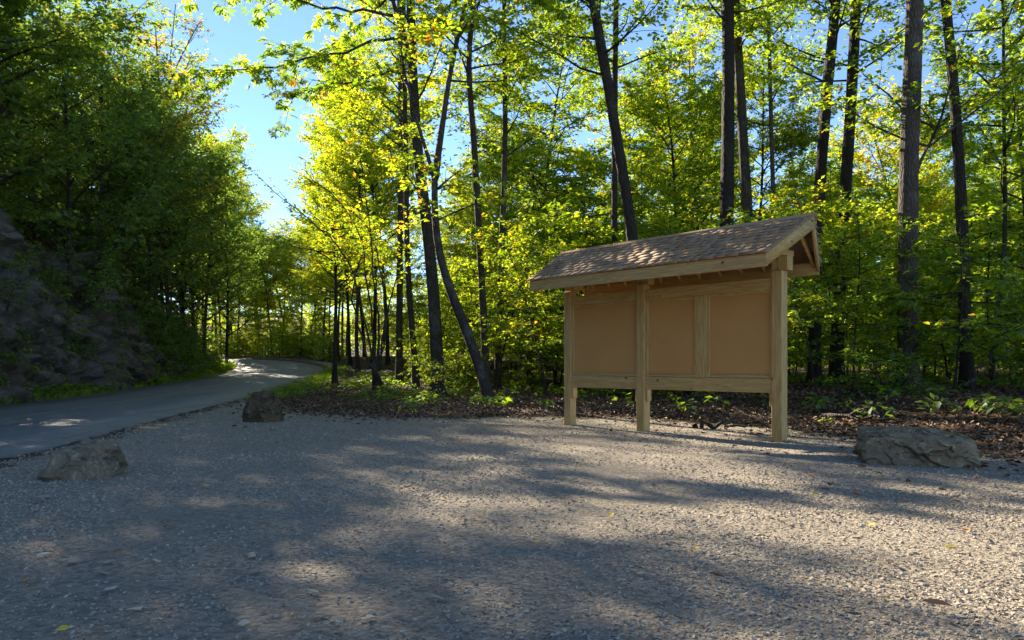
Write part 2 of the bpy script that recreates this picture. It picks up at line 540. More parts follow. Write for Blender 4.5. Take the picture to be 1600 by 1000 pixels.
def lookup(A):
    def f_(x, y):
        x = np.atleast_1d(np.asarray(x, float)); y = np.atleast_1d(np.asarray(y, float))
        i = np.clip(np.searchsorted(gx, x) - 1, 0, nx_ - 2); j = np.clip(np.searchsorted(gy, y) - 1, 0, ny_ - 2)
        u = np.clip((x - gx[i]) / (gx[i + 1] - gx[i]), 0, 1); v_ = np.clip((y - gy[j]) / (gy[j + 1] - gy[j]), 0, 1)
        return (A[j, i] * (1 - u) + A[j, i + 1] * u) * (1 - v_) + (A[j + 1, i] * (1 - u) + A[j + 1, i + 1] * u) * v_
    return f_
rdg = rdg.reshape(GX.shape); fdg = fdg.reshape(GX.shape)
ground_z, road_d, wood_d = lookup(GZ), lookup(rdg), lookup(fdg)

# road ------------------------------------------------------------------
def strip(P, offs, zs, k0=0, k1=None):
    """ribbon of cross-section offsets (right positive) along P"""
    P = P[k0:k1]
    T = np.gradient(P, axis=0); T /= np.linalg.norm(T, axis=1)[:, None]
    R = np.stack([T[:, 1], -T[:, 0]], 1)
    V = []
    for o, z in zip(offs, zs):
        q = P + R * (o if np.isscalar(o) else o[:, None])
        V.append(np.column_stack([q, road_rise(P[:, 1]) + z]))
    V = np.stack(V, 1)
    n, k = V.shape[:2]
    I = np.arange(n * k).reshape(n, k)
    F = np.stack([I[:-1, :-1], I[:-1, 1:], I[1:, 1:], I[1:, :-1]], -1).reshape(-1, 4)
    return V.reshape(-1, 3), F
road_fine = catmull(CL, 60)
wob = 0.07 * fbm(np.arange(len(road_fine)) * 0.3, np.zeros(len(road_fine)), seed=2)
wob2 = 0.09 * fbm(np.arange(len(road_fine)) * 0.35, np.zeros(len(road_fine)) + 50, seed=4)
v, f = strip(road_fine, [-RHW - 0.02 + wob, -RHW + wob, -1.3, 0, 1.3, RHW + wob2, RHW + 0.02 + wob2], [-0.1, 0.0, 0.03, 0.045, 0.03, 0.0, -0.1])
road = link('road', mesh_from('road', v, f, M_ASPHALT, True), kind='structure')
v, f = strip(road_fine, [-0.055, 0.055], [0.049, 0.049])
link('centre_line', mesh_from('centre_line', v, f, M_LINE), parent=road)

# rock face along the road ------------------------------------------------
def build_rock_face():
    s = np.arange(8.0, 46.0, 0.075); t = np.linspace(-0.04, 1.0, 96)
    ky = ROAD[:, 1]; k = np.argsort(ky[:240])
    cx = np.interp(s, ky[k], ROAD[:240, 0][k])
    S, T = np.meshgrid(s, t)
    CX = np.tile(cx, (len(t), 1))
    top = cliff_h(S) * (0.92 + 0.5 * fbm(S * 0.14, S * 0 + 3, seed=31, octaves=4)) * (0.3 + 0.7 * sstep(8, 16, S)) * (0.35 + 0.65 * sstep(46, 34, S))
    top = np.maximum(top, 0.4)
    Z0 = T * top
    bulge = 0.8 * fbm(S * 0.2, Z0 * 0.3 + 9, seed=41, octaves=4)
    d = RHW + 0.55 + np.clip(T, 0, 1) ** 1.25 * (1.9 + 0.7 * fbm(S * 0.3, S * 0 + 7, seed=44)) + 0.55 * bulge
    # tilted beds broken into blocks, each block set in or out by its own amount
    off = np.zeros_like(S)
    for (th_, ln, amp, sd) in ((0.70, 1.6, 0.75, 1), (0.30, 0.7, 0.34, 2), (0.12, 0.30, 0.11, 3)):
        lay = np.floor((Z0 + 0.22 * S * (1 if sd != 2 else 0.9) + 0.28 * fbm(S * 0.5, Z0 * 0.8, seed=50 + sd, octaves=3)) / th_).astype(np.int64)
        sh_ = _hash(lay, lay * 0, lay * 0, 60 + sd)
        blk = np.floor((S + 0.35 * Z0 + 0.25 * fbm(S * 1.3, Z0 * 1.3, seed=55 + sd, octaves=3)) / (ln * (0.6 + 0.9 * sh_)) + sh_ * 13).astype(np.int64)
        off = off + amp * (_hash(lay, blk, lay * 0, 70 + sd) - 0.5)
    off = off + 0.05 * fbm(S * 4, Z0 * 5, seed=58, octaves=3)
    fade = np.minimum(sstep(8, 11, S), sstep(46, 42, S))
    X = CX - d + off * fade
    Y = S + 0.10 * fbm(S * 2, Z0 * 2, seed=59)
    V = np.stack([X, Y, road_rise(S) + Z0 + 0.12 * off], -1).reshape(-1, 3)
    n, kk = S.shape
    I = np.arange(n * kk).reshape(n, kk)
    F = np.stack([I[:-1, :-1], I[1:, :-1], I[1:, 1:], I[:-1, 1:]], -1).reshape(-1, 4)
    return mesh_from('rock_face', V, F, M_ROCK)
rock_ob = link('rock_face', build_rock_face(), kind='structure')

# ------------------------------------------------------------------ kiosk
KX, KY, TH = 3.7085, 10.4639, 0.8406
kiosk = empty('notice_kiosk', (KX, KY, 0), 'roofed timber notice board kiosk with three blank brown panels on the gravel', 'kiosk', rz=-TH)

def box_mesh(name, lo, hi, mat, bev=0.006):
    bm = bmesh.new()
    bmesh.ops.create_cube(bm, size=1)
    for v_ in bm.verts:
        v_.co = Vector([(lo[i] + hi[i]) / 2 + v_.co[i] * (hi[i] - lo[i]) for i in range(3)])
    if bev:
        bmesh.ops.bevel(bm, geom=bm.edges[:], offset=bev, segments=1, affect='EDGES')
    me = bpy.data.meshes.new(name)
    bm.to_mesh(me); bm.free()
    me.materials.append(mat)
    return me

def kpart(name, lo, hi, mat, bev=0.006, parent=None, label=None):
    return link(name, box_mesh(name, lo, hi, mat, bev), parent or kiosk, label=label)

def prism_mesh(name, prof_a, prof_b, mat, attrs=None):
    """loft between two equal-length 3-D outlines"""
    n = len(prof_a)
    V = list(prof_a) + list(prof_b)
    F = [list(range(n))[::-1], list(range(n, 2 * n))]
    for i in range(n):
        F.append([i, (i + 1) % n, n + (i + 1) % n, n + i])
    me = mesh_from(name, np.array(V), F, mat, attrs=attrs)
    bm = bmesh.new(); bm.from_mesh(me); bmesh.ops.recalc_face_normals(bm, faces=bm.faces[:]); bm.to_mesh(me); bm.free()
    return me

PS = 0.158                                    # post side
U1, U2 = 2.379, 4.017                         # left/right: local x = -u
posts_x = [-U2 - PS, -U1 - PS, -PS]           # left edge of each post
POST_TOP = 2.37
for i, px in enumerate(posts_x):
    kpart('post', (px, 0, -0.15), (px + PS, PS, POST_TOP if i != 1 else POST_TOP), M_WOOD_Z, 0.008)
# gravel is heaped slightly at the feet by the scatter below
HB, HT, HU, HU2 = 0.674, 0.874, 2.12, 2.281
bays = [(-U2, -U1 - PS), (-U1, -PS)]
for a, b_ in bays:
    kpart('bottom_rail', (a + 0.002, 0.022, HB), (b_ - 0.002, 0.062, HT), M_WOOD_X)
    kpart('top_rail', (a + 0.002, 0.022, HU), (b_ - 0.002, 0.062, HU2), M_WOOD_X)
# mullion in the wide bay
MX0, MX1 = -1.30, -1.17
def u_at_px(px, w):
    # solve projected x for local x
    lo_, hi_ = -4.5, 0.5
    for _ in range(60):
        mid = (lo_ + hi_) / 2
        X = KX + mid * math.cos(TH) + w * math.sin(TH); Y = KY - mid * math.sin(TH) + w * math.cos(TH)
        if 800 + F_PX * X / Y < px: lo_ = mid
        else: hi_ = mid
    return lo_
MX0, MX1 = u_at_px(1088.0, 0.03), u_at_px(1104.0, 0.03)
kpart('mullion', (MX0, 0.026, HT + 0.002), (MX1, 0.064, HU - 0.002), M_WOOD_Z)
panels = [(-U2, -U1 - PS), (-U1, MX0), (MX1, -PS)]
for a, b_ in panels:
    p = kpart('panel', (a + 0.03, 0.070, HT + 0.03), (b_ - 0.03, 0.084, HU - 0.03), M_PANEL, 0)
    tw, y0, y1 = 0.045, 0.040, 0.069
    kpart('trim', (a + 0.003, y0, HT + 0.003), (a + tw, y1, HU - 0.003), M_WOOD_Z, 0.004)
    kpart('trim', (b_ - tw, y0, HT + 0.003), (b_ - 0.003, y1, HU - 0.003), M_WOOD_Z, 0.004)
    kpart('trim', (a + tw + 0.002, y0 + 0.004, HT + 0.003), (b_ - tw - 0.002, y1, HT + tw), M_WOOD_X, 0.004)
    kpart('trim', (a + tw + 0.002, y0 + 0.004, HU - tw), (b_ - tw - 0.002, y1, HU - 0.003), M_WOOD_X, 0.004)
# cleats that carry the rails
for px in (-U2 + 0.001, -U1 - PS - 0.046, -U1 + 0.001, -PS - 0.046):
    kpart('cleat', (px, 0.03, HB - 0.19), (px + 0.045, 0.135, HB - 0.003), M_WOOD_Z, 0.004)
# roof frame
EV_W, RG_W, BK_W = -0.825, 0.076, 0.60
EV_B, EV_T, RG_T = 2.329, 2.501, 3.062
EL, ER, RL, RR = -4.195, 0.2425, -4.265, 0.42
for px in posts_x:
    kpart('post_block', (px + PS * 0.45, 0.035, POST_TOP + 0.002), (px + PS + 0.065, PS + 0.03, POST_TOP + 0.20), M_WOOD_Z)
    kpart('post_block', (px - 0.02, 0.045, POST_TOP + 0.002), (px + PS * 0.45 - 0.003, PS - 0.02, POST_TOP + 0.16), M_WOOD_Z)
fr_slope = (RG_T - EV_T) / (RG_W - EV_W)
bk_slope = (RG_T - EV_T) / (BK_W - RG_W)
# fascias
kpart('fascia', (EL + 0.003, EV_W, EV_B), (ER - 0.003, EV_W + 0.038, EV_T), M_WOOD_X, 0.004)
kpart('fascia', (EL + 0.003, BK_W - 0.038, EV_B), (ER - 0.003, BK_W, EV_T), M_WOOD_X, 0.004)
# rake boards, leaning out to the ridge (prow gable)
RB = 0.172
def rake(x_e, x_r, w_e, w_r, out_, name='rake_board'):
    t_ = 0.038 * out_
    a = [(x_e, w_e, EV_T), (x_r, w_r, RG_T), (x_r, w_r, RG_T - RB), (x_e, w_e, EV_B)]
    b2 = [(q[0] - t_, q[1], q[2]) for q in a]
    link(name, prism_mesh(name, a, b2, M_WOOD_Y), kiosk)
rake(ER, RR, EV_W + 0.002, RG_W - 0.001, 1); rake(ER, RR, BK_W - 0.002, RG_W + 0.001, 1)
rake(EL, RL, EV_W + 0.002, RG_W - 0.001, -1); rake(EL, RL, BK_W - 0.002, RG_W + 0.001, -1)
# rafters
RX = np.linspace(EL + 0.25, ER - 0.06, 12)
for x in RX:
    for (we, sl) in ((EV_W + 0.045, fr_slope), (BK_W - 0.045, -bk_slope)):
        w_r = RG_W + (-0.022 if sl > 0 else 0.022)
        ztop = lambda w: RG_T - 0.035 - abs(w - RG_W) * abs(sl)
        pa = [(x - 0.019, we, ztop(we)), (x - 0.019, w_r, ztop(w_r)), (x - 0.019, w_r, ztop(w_r) - 0.12), (x - 0.019, we, ztop(we) - 0.085)]
        pb = [(q[0] + 0.038, q[1], q[2]) for q in pa]
        link('rafter', prism_mesh('rafter', pa, pb, M_WOOD_Y), kiosk)
kpart('ridge_board', (RL + 0.05, RG_W - 0.019, RG_T - 0.20), (RR - 0.05, RG_W + 0.019, RG_T - 0.036), M_WOOD_X)
# gable struts and tie at the right and left ends
for x in (0.02, -U2 - PS - 0.10):
    link('tie_block', box_mesh('tie_block', (x - 0.03, -0.20, POST_TOP + 0.204), (x + 0.03, 0.24, POST_TOP + 0.28), M_WOOD_Y, 0.004), kiosk)
# decks
def deck(w_e, w_r, sl, nm):
    t_ = 0.02
    zt = lambda w: RG_T - 0.008 - abs(w - RG_W) * sl
    fx = lambda w, e, r: e + (r - e) * (1 - abs(w - RG_W) / abs(w_e - RG_W))
    a = [(fx(w_e, EL, RL) + 0.042, w_e, zt(w_e)), (fx(w_r, EL, RL) + 0.042, w_r, zt(w_r)), (fx(w_r, ER, RR) - 0.042, w_r, zt(w_r)), (fx(w_e, ER, RR) - 0.042, w_e, zt(w_e))]
    b2 = [(q[0], q[1], q[2] - t_) for q in a]
    link(nm, prism_mesh(nm, a, b2, plain('deck_board', (0.17, 0.11, 0.06))), kiosk)
deck(EV_W + 0.04, RG_W - 0.001, fr_slope, 'roof_deck')
deck(BK_W - 0.04, RG_W + 0.001, bk_slope, 'roof_deck')
# shingles: built one by one; the 300 nearest are parts, the others one part
def shingle_geo(x0, x1, w0, z0, L, sl, sgn, th_):
    """thin wedge lying on the slope; w0,z0 = butt line; runs L up-slope"""
    ang = math.atan(sl)
    du = np.array([0, math.cos(ang) * sgn, math.sin(ang)]); nn = np.array([0, -math.sin(ang) * sgn, math.cos(ang)])
    P = np.array([0, w0, z0])
    q = []
    for x in (x0, x1):
        q.append([np.array([x, 0, 0]) + P, np.array([x, 0, 0]) + P + nn * th_, np.array([x, 0, 0]) + P + du * L + nn * 0.002, np.array([x, 0, 0]) + P + du * L])
    a, b2 = q
    V = np.array(a + b2)
    F = [[0, 1, 2, 3][::-1], [4, 5, 6, 7], [0, 4, 5, 1][::-1], [1, 5, 6, 2][::-1], [2, 6, 7, 3][::-1], [0, 3, 7, 4][::-1]]
    return V, F
sh = []
for side, (w_e, sl, sgn) in enumerate(((EV_W, fr_slope, 1), (BK_W, bk_slope, -1))):
    run = abs(w_e - RG_W); slen = math.hypot(run, RG_T - EV_T); nC = 10 if side == 0 else 7
    for c_ in range(nC):
        fpos = c_ / nC
        over = -0.03 if c_ == 0 else 0.0
        w0 = w_e + sgn * (fpos * run) + over * sgn * 0.8
        z0 = EV_T + 0.012 + fpos * (RG_T - EV_T) + over * 0.6 * sl
        xl = EL + (RL - EL) * fpos - 0.02; xr = ER + (RR - ER) * fpos + 0.02
        x = xl
        while x < xr - 0.02:
            wd = random.uniform(0.12, 0.30)
            x1 = min(x + wd, xr)
            if xr - x1 < 0.05: x1 = xr
            jit = random.uniform(-0.0012, 0.0012)
            sh.append((side, c_, x, x1 - 0.0012, w0 + jit * sgn, z0 + jit * sl, min(slen / nC * 1.95, slen * (1 - fpos)) + 0.01, sl, sgn, 0.030))
            x = x1
front = sorted([s_ for s_ in sh if s_[0] == 0], key=lambda s_: -(s_[2]) * 0.25 + s_[1] * 0.12)
singles, rest = front[:298], front[298:] + [s_ for s_ in sh if s_[0] == 1]
for s_ in singles:
    V, F = shingle_geo(*s_[2:])
    me = mesh_from('shingle', V, F, M_SHINGLE, attrs={'tint': [random.random() * 0.2] * 8})
    link('shingle', me, kiosk)
VV, FF, TT = [], [], []
for s_ in rest:
    V, F = shingle_geo(*s_[2:])
    o_ = sum(len(q) for q in VV)
    VV.append(V); FF += [[i + o_ for i in f_] for f_ in F]; TT += [random.random()] * 8
link('shingle_field', mesh_from('shingle_field', np.concatenate(VV), FF, M_SHINGLE, attrs={'tint': TT}), kiosk, kind='stuff')
# ridge caps
for sgn, sl, nm in ((1, fr_slope, 'ridge_cap'), (-1, bk_slope, 'ridge_cap')):
    ang = math.atan(sl)
    zt = RG_T + 0.049
    w1 = RG_W - sgn * 0.075
    a = []; b2 = []
    for x, lst in ((RL - 0.025, a), (RR + 0.025, b2)):
        for (w, dz) in ((RG_W, 0.0), (w1, -0.075 * sl), (w1, -0.075 * sl - 0.018), (RG_W, -0.018)):
            lst.append((x, w, zt + dz))
    link(nm, prism_mesh(nm, a, b2, M_SHINGLE, attrs={'tint': [0.15 if sgn > 0 else 0.75] * 8}), kiosk)

# ------------------------------------------------------------------ boulders
def boulder(name, pts, loc, rz, label, tone, seed, rough=0.011, voxel=0.013):
    """hull of hand-placed corner points, remeshed finely, then chipped and roughened"""
    bm = bmesh.new()
    for p in pts: bm.verts.new(p)
    bmesh.ops.convex_hull(bm, input=bm.verts[:])
    for v_ in [v_ for v_ in bm.verts if not v_.link_faces]: bm.verts.remove(v_)
    me = bpy.data.meshes.new(name); bm.to_mesh(me); bm.free()
    tmp = bpy.data.objects.new(name, me); COL.objects.link(tmp)
    md = tmp.modifiers.new('remesh', 'REMESH'); md.mode = 'VOXEL'; md.voxel_size = voxel
    dg = bpy.context.evaluated_depsgraph_get()
    me = bpy.data.meshes.new_from_object(tmp.evaluated_get(dg))
    bpy.data.objects.remove(tmp)
    off = Vector((seed * 3.1, seed * 1.7, seed))
    n = len(me.vertices)
    co = np.empty(n * 3, np.float32); me.vertices.foreach_get('co', co); co = co.reshape(-1, 3)
    no = np.array([v_.normal[:] for v_ in me.vertices])
    amp = np.empty(n)
    for i in range(n):
        p = Vector(co[i])
        q = Vector((p.x * 3.2, p.y * 3.2, p.z * 5.5)) + off + 0.5 * Vector((mnoise.noise(p * 5 + off), mnoise.noise(p * 5 - off), mnoise.noise(p * 5)))
        d_, pt = mnoise.voronoi(q * 0.8)
        c_ = pt[0]
        dv = Vector((mnoise.cell(c_ * 3.7) - 0.5, mnoise.cell(c_ * 5.1 + off) - 0.5, mnoise.cell(c_ * 2.3 - off) - 0.5))
        d2, pt2 = mnoise.voronoi(q * 2.1)
        c2 = pt2[0]
        dv2 = Vector((mnoise.cell(c2 * 3.7) - 0.5, mnoise.cell(c2 * 5.1 + off) - 0.5, mnoise.cell(c2 * 2.3 - off) - 0.5))
        amp[i] = 3.2 * dv.dot(q * 0.8 - c_) + (mnoise.cell(c_ * 4.7) - 0.5) * 0.9 + 1.3 * dv2.dot(q * 2.1 - c2) + 1.0 * mnoise.fractal(p * 5 + off, 0.9, 2.1, 6)
    co = co + no * (amp * rough)[:, None]
    me.vertices.foreach_set('co', co.astype(np.float32).ravel())
    me.materials.clear(); me.materials.append(M_STONE)
    me.update()
    z0 = float(ground_z(np.array([loc[0]]), np.array([loc[1]]))[0])
    o = link(name, me, None, None, label, 'boulder', None, (loc[0], loc[1], z0 - 0.01))
    o.scale = (1.0, 1.0, 0.86 if seed == 8 else 1.12)
    o.rotation_euler = (0, 0, rz)
    o.color = col(tone)
    return o

def unproj(px, py, h=0.0):
    Z = (CAM_H - h) * F_PX / (py - HOR)
    return ((px - 800) / F_PX * Z, Z)
# left: x 57..189, base y ~755, top y ~700 ; Z ~ 6.9
bx, by = unproj(108, 750)
w_ = 0.32
boulder('boulder', [(-w_, -0.20, -0.05), (-w_ * 0.9, 0.25, -0.05), (w_ * 0.96, -0.12, -0.05), (w_ * 0.95, 0.3, -0.05), (w_ * 0.5, -0.30, -0.05), (-w_ * 0.6, -0.30, -0.05),
        (-w_ * 0.60, -0.20, 0.24), (-w_ * 0.50, 0.2, 0.26), (w_ * 0.10, -0.17, 0.26), (w_ * 0.55, -0.16, 0.29), (w_ * 0.62, 0.2, 0.30), (w_ * 0.82, -0.05, 0.24), (w_ * 0.98, 0.05, 0.12), (w_ * 0.45, -0.22, 0.22)],
        (bx, by + 0.25), 0.05, 'low flat-topped tan boulder on the gravel beside the near road edge', (1.15, 1.02, 0.82), 2)
bx, by = unproj(404, 660)
w_ = 0.385
boulder('boulder', [(-w_ * 0.95, -0.15, -0.05), (-w_ * 0.8, 0.3, -0.05), (w_ * 0.98, -0.18, -0.05), (w_ * 0.8, 0.3, -0.05), (w_ * 0.3, -0.30, -0.05), (-w_ * 0.5, -0.28, -0.05),
        (-w_ * 1.0, -0.05, 0.24), (-w_ * 0.42, -0.06, 0.52), (-w_ * 0.15, 0.1, 0.54), (w_ * 0.35, -0.05, 0.53), (w_ * 0.55, -0.02, 0.50), (w_ * 0.80, -0.02, 0.40), (w_ * 0.92, 0.1, 0.2), (w_ * 0.25, -0.22, 0.36), (-w_ * 0.5, -0.22, 0.30), (w_ * 0.62, -0.18, 0.2)],
        (bx, by + 0.28), 0.0, 'dark brown upright angular boulder between the road and the gravel', (0.55, 0.42, 0.27), 5)
bx, by = unproj(1469, 734)
w_ = 0.60
boulder('boulder', [(-w_ * 1.0, 0.05, 0.20), (-w_ * 0.93, -0.10, 0.02), (-w_ * 0.85, 0.40, -0.05), (-w_ * 0.6, -0.22, -0.05), (w_ * 0.75, -0.36, -0.08), (w_ * 0.95, -0.2, -0.08), (w_ * 1.0, 0.35, -0.05),
        (-w_ * 0.84, 0.00, 0.30), (-w_ * 0.80, 0.42, 0.44), (w_ * 0.35, 0.45, 0.44), (w_ * 0.86, 0.35, 0.37), (w_ * 0.90, -0.10, 0.28), (w_ * 0.62, -0.20, 0.31), (-w_ * 0.2, -0.10, 0.33), (w_ * 1.02, 0.05, 0.15), (-w_ * 0.55, -0.08, 0.31)],
        (bx, by + 0.42), -0.14, 'long low slab boulder at the wood edge right of the kiosk', (1.35, 1.10, 0.76), 8)

# ------------------------------------------------------------------ foliage builders
class Tubes:
    def __init__(s): s.V = []; s.F = []; s.n = 0
    def add(s, pts, rad, sides=6):
        pts = np.asarray(pts, float); n = len(pts)
        T = np.gradient(pts, axis=0); T /= (np.linalg.norm(T, axis=1)[:, None] + 1e-9)
        ref = np.array([0.0, 0, 1]) if abs(T[0, 2]) < 0.8 else np.array([1.0, 0, 0])
        A = np.cross(T, ref); A /= (np.linalg.norm(A, axis=1)[:, None] + 1e-9)
        B = np.cross(T, A)
        an = np.linspace(0, 2 * math.pi, sides, endpoint=False)
        rad = np.asarray(rad, float)
        if rad.ndim == 1: rad = np.repeat(rad[:, None], sides, 1)
        ring = pts[:, None, :] + rad[:, :, None] * (np.cos(an)[None, :, None] * A[:, None, :] + np.sin(an)[None, :, None] * B[:, None, :])
        I = np.arange(n * sides).reshape(n, sides) + s.n
        J = np.roll(I, -1, axis=1)
        s.F.append(np.stack([I[:-1], J[:-1], J[1:], I[1:]], -1).reshape(-1, 4))
        s.V.append(ring.reshape(-1, 3)); s.n += n * sides
    def mesh(s, name, mat, smooth=True):
        return mesh_from(name, np.concatenate(s.V), np.concatenate(s.F), mat, smooth)


LEAF_OVAL = (np.array([(0, 0, 0), (0.5, 0.27, 0.07), (1.0, 0, -0.04), (0.5, -0.27, 0.07)]), np.array([(0, 1, 2), (0, 2, 3)][::-1]))
def _maple():
    a = np.radians([0, 22, 42, 66, 92, 130]); r = np.array([0.62, 0.33, 0.56, 0.30, 0.42, 0.2])
    pts = [(0.0, 0.0, 0.03)]
    up = [(0.38 + r[i] * math.cos(a[i]), r[i] * math.sin(a[i]), 0.06 * (i % 2) - 0.05) for i in range(6)]
    dn = [(p[0], -p[1], p[2]) for p in up[1:]][::-1]
    ring = up + [(0.12, 0, 0.0)] + dn
    pts = [(0.38, 0, 0.04)] + ring
    F = [(0, 1 + i, 1 + (i + 1) % len(ring)) for i in range(len(ring))]
    return np.array(pts), np.array(F)
LEAF_MAPLE = _maple()
def _palm():
    V = []; F = []
    for k_, (an, ln) in enumerate(zip((-75, -36, 0, 36, 75), (0.6, 0.85, 1.0, 0.85, 0.6))):
        c_, s_ = math.cos(math.radians(an)), math.sin(math.radians(an))
        o_ = len(V)
        for (x, y, z) in ((0.04, 0, 0), (0.6 * ln, 0.16 * ln, 0.02), (ln, 0, -0.14), (0.6 * ln, -0.16 * ln, 0.02)):
            V.append((x * c_ - y * s_, x * s_ + y * c_, z))
        F += [(o_, o_ + 1, o_ + 2), (o_, o_ + 2, o_ + 3)]
    return np.array(V), np.array(F)
LEAF_PALM = _palm()


def leaves_mesh(name, pos, fwd, size, mat, proto=LEAF_OVAL, tilt=0.55, rng=None, tint=None, up=None):
    """one leaf at every pos, pointing along fwd, blade roughly level with random tilt"""
    rng = rng or RNG
    pos = np.asarray(pos); N = len(pos)
    fwd = np.asarray(fwd, float)
    fwd = fwd + rng.normal(0, 0.35, (N, 3)); fwd[:, 2] -= 0.25
    fwd /= np.linalg.norm(fwd, axis=1)[:, None] + 1e-9
    upv = rng.normal(0, tilt, (N, 3)) + (np.array([0, 0, 1.0]) if up is None else up)
    side = np.cross(upv, fwd); side /= np.linalg.norm(side, axis=1)[:, None] + 1e-9
    nrm = np.cross(fwd, side)
    P, F = proto
    sz = size * rng.uniform(0.5, 1.4, N)
    V = pos[:, None, :] + sz[:, None, None] * (P[None, :, 0, None] * fwd[:, None, :] + P[None, :, 1, None] * side[:, None, :] + P[None, :, 2, None] * nrm[:, None, :])
    k_ = len(P)
    FF_ = (F[None] + (np.arange(N) * k_)[:, None, None]).reshape(-1, 3)
    if tint is None: tint = rng.normal(0.5, 0.16, N)
    return mesh_from(name, V.reshape(-1, 3), FF_, mat, False, {'tint': np.repeat(np.clip(tint, 0, 1), k_)})


def curve_path(p0, dir0, L, n, bend, rng, wob=0.12):
    """polyline starting at p0; bend = vector added to direction per step"""
    p = np.array(p0, float); d = np.array(dir0, float); d /= np.linalg.norm(d)
    out = [p.copy()]
    for _ in range(n):
        d = d + np.asarray(bend) / n + rng.normal(0, wob, 3) / math.sqrt(n)
        d /= np.linalg.norm(d)
        p = p + d * L / n
        out.append(p.copy())
    return np.array(out)


def lerp_path(path, t):
    i = t * (len(path) - 1); k_ = min(int(i), len(path) - 2); f_ = i - k_
    return path[k_] * (1 - f_) + path[k_ + 1] * f_


class Crown:
    """collects limbs, twigs and leaf positions"""
    def __init__(s, rng): s.rng = rng; s.tubes = Tubes(); s.pos = []; s.fwd = []; s.clt = []; s.limbs = []
    def limb(s, p0, d0, L, r, twig_len=0.8, leaf_per_m=16, subs=None, bend=(0, 0, 0.25), flat=1.0, start=0.25):
        rng = s.rng
        n = max(4, int(L * 1.5))
        path = curve_path(p0, d0, L, n, bend, rng, 0.22)
        s.tubes.add(path, np.linspace(r, max(r * 0.2, 0.006), len(path)), 5)
        subs = subs or max(4, int(L * 2.6))
        side = rng.choice([-1, 1])
        for k_ in range(subs):
            t = start + (1 - start) * (k_ + rng.uniform(0, 0.9)) / subs
            q = lerp_path(path, min(t, 0.999)); dd = lerp_path(path, min(t + 0.05, 1.0)) - lerp_path(path, max(t - 0.05, 0))
            dd /= np.linalg.norm(dd) + 1e-9
            lat = np.cross(dd, [0, 0, 1]); lat /= np.linalg.norm(lat) + 1e-9
            side = -side
            v_ = dd * rng.uniform(0.5, 1.0) + lat * side * rng.uniform(0.5, 1.1) + np.array([0, 0, rng.uniform(-0.15, 0.3) * flat])
            sl = (0.25 + 0.75 * (1 - abs(t - 0.45))) * L * rng.uniform(0.22, 0.42) + 0.25
            sp = curve_path(q, v_, sl, 4, (0, 0, -0.15), rng, 0.2)
            s.tubes.add(sp, np.linspace(max(r * 0.28, 0.008), 0.004, 5), 3)
            s.leafy(sp, leaf_per_m, twig_len)
        s.leafy(path[-3:], leaf_per_m, twig_len)
        return path
    def leafy(s, path, per_m, twig_len):
        """twigs with leaves along a sub-branch"""
        rng = s.rng
        L = np.linalg.norm(np.diff(path, axis=0), axis=1).sum()
        nt = max(3, int(L / 0.13))
        tone = rng.normal(0, 0.07)
        for i in range(nt):
            t = (i + rng.uniform(0, 1)) / nt
            q = lerp_path(path, t * 0.999)
            d = path[-1] - path[0]; d /= np.linalg.norm(d) + 1e-9
            lat = np.cross(d, [0, 0, 1]); lat /= np.linalg.norm(lat) + 1e-9
            v_ = d * rng.uniform(0.2, 1.0) + lat * rng.uniform(-1, 1) + np.array([0, 0, rng.normal(0, 0.18)])
            v_ /= np.linalg.norm(v_)
            tl = twig_len * rng.uniform(0.3, 0.75)
            k_ = max(2, int(tl * per_m))
            f_ = rng.uniform(0.1, 1.0, k_)
            lat2 = np.cross(v_, [0, 0, 1]); lat2 /= np.linalg.norm(lat2) + 1e-9
            sd = rng.choice([-1, 1], k_)
            P = q + v_ * (f_ * tl)[:, None] + np.column_stack([np.zeros(k_), np.zeros(k_), -0.10 * f_ ** 2 * tl + rng.normal(0, 0.03, k_)])
            s.pos.append(P); s.fwd.append(v_ * 0.7 + lat2 * sd[:, None] * 0.9)
            s.clt.append(np.full(k_, tone))
    def leaf_mesh(s, name, size, mat, proto=LEAF_OVAL, tilt=0.55, mean=0.5, sd=0.13, odd=0.02, height_tint=None):
        pos = np.concatenate(s.pos); fwd = np.concatenate(s.fwd)
        t = s.rng.normal(mean, sd, len(pos)) + np.concatenate(s.clt)
        if height_tint: t = t + height_tint * sstep(pos[:, 2].min(), pos[:, 2].max(), pos[:, 2])
        o_ = s.rng.random(len(pos)) < odd
        t[o_] = s.rng.uniform(0.85, 1.0, o_.sum())
        return leaves_mesh(name, pos, fwd, size, mat, proto, tilt, s.rng, t)


def trunk_tube(tb, path, r0, r1, sides=10, flare=0.5, rng=None):
    rng = rng or RNG
    n = len(path)
    z = np.linspace(0, 1, n)
    L = np.linalg.norm(np.diff(path, axis=0), axis=1).sum()
    r = r0 + (r1 - r0) * z
    r = r * (1 + flare * np.exp(-z * L / 0.35))
    an = np.linspace(0, 2 * math.pi, sides, endpoint=False)
    rr = r[:, None] * (1 + 0.05 * np.sin(an * 3 + rng.uniform(0, 6))[None] + 0.05 * rng.normal(0, 1, (n, sides)) * 0.6)
    rr = rr * (1 + 0.25 * np.exp(-z * L / 0.3)[:, None] * np.sin(an * 4 + rng.uniform(0, 6))[None])
    tb.add(path, rr, sides)


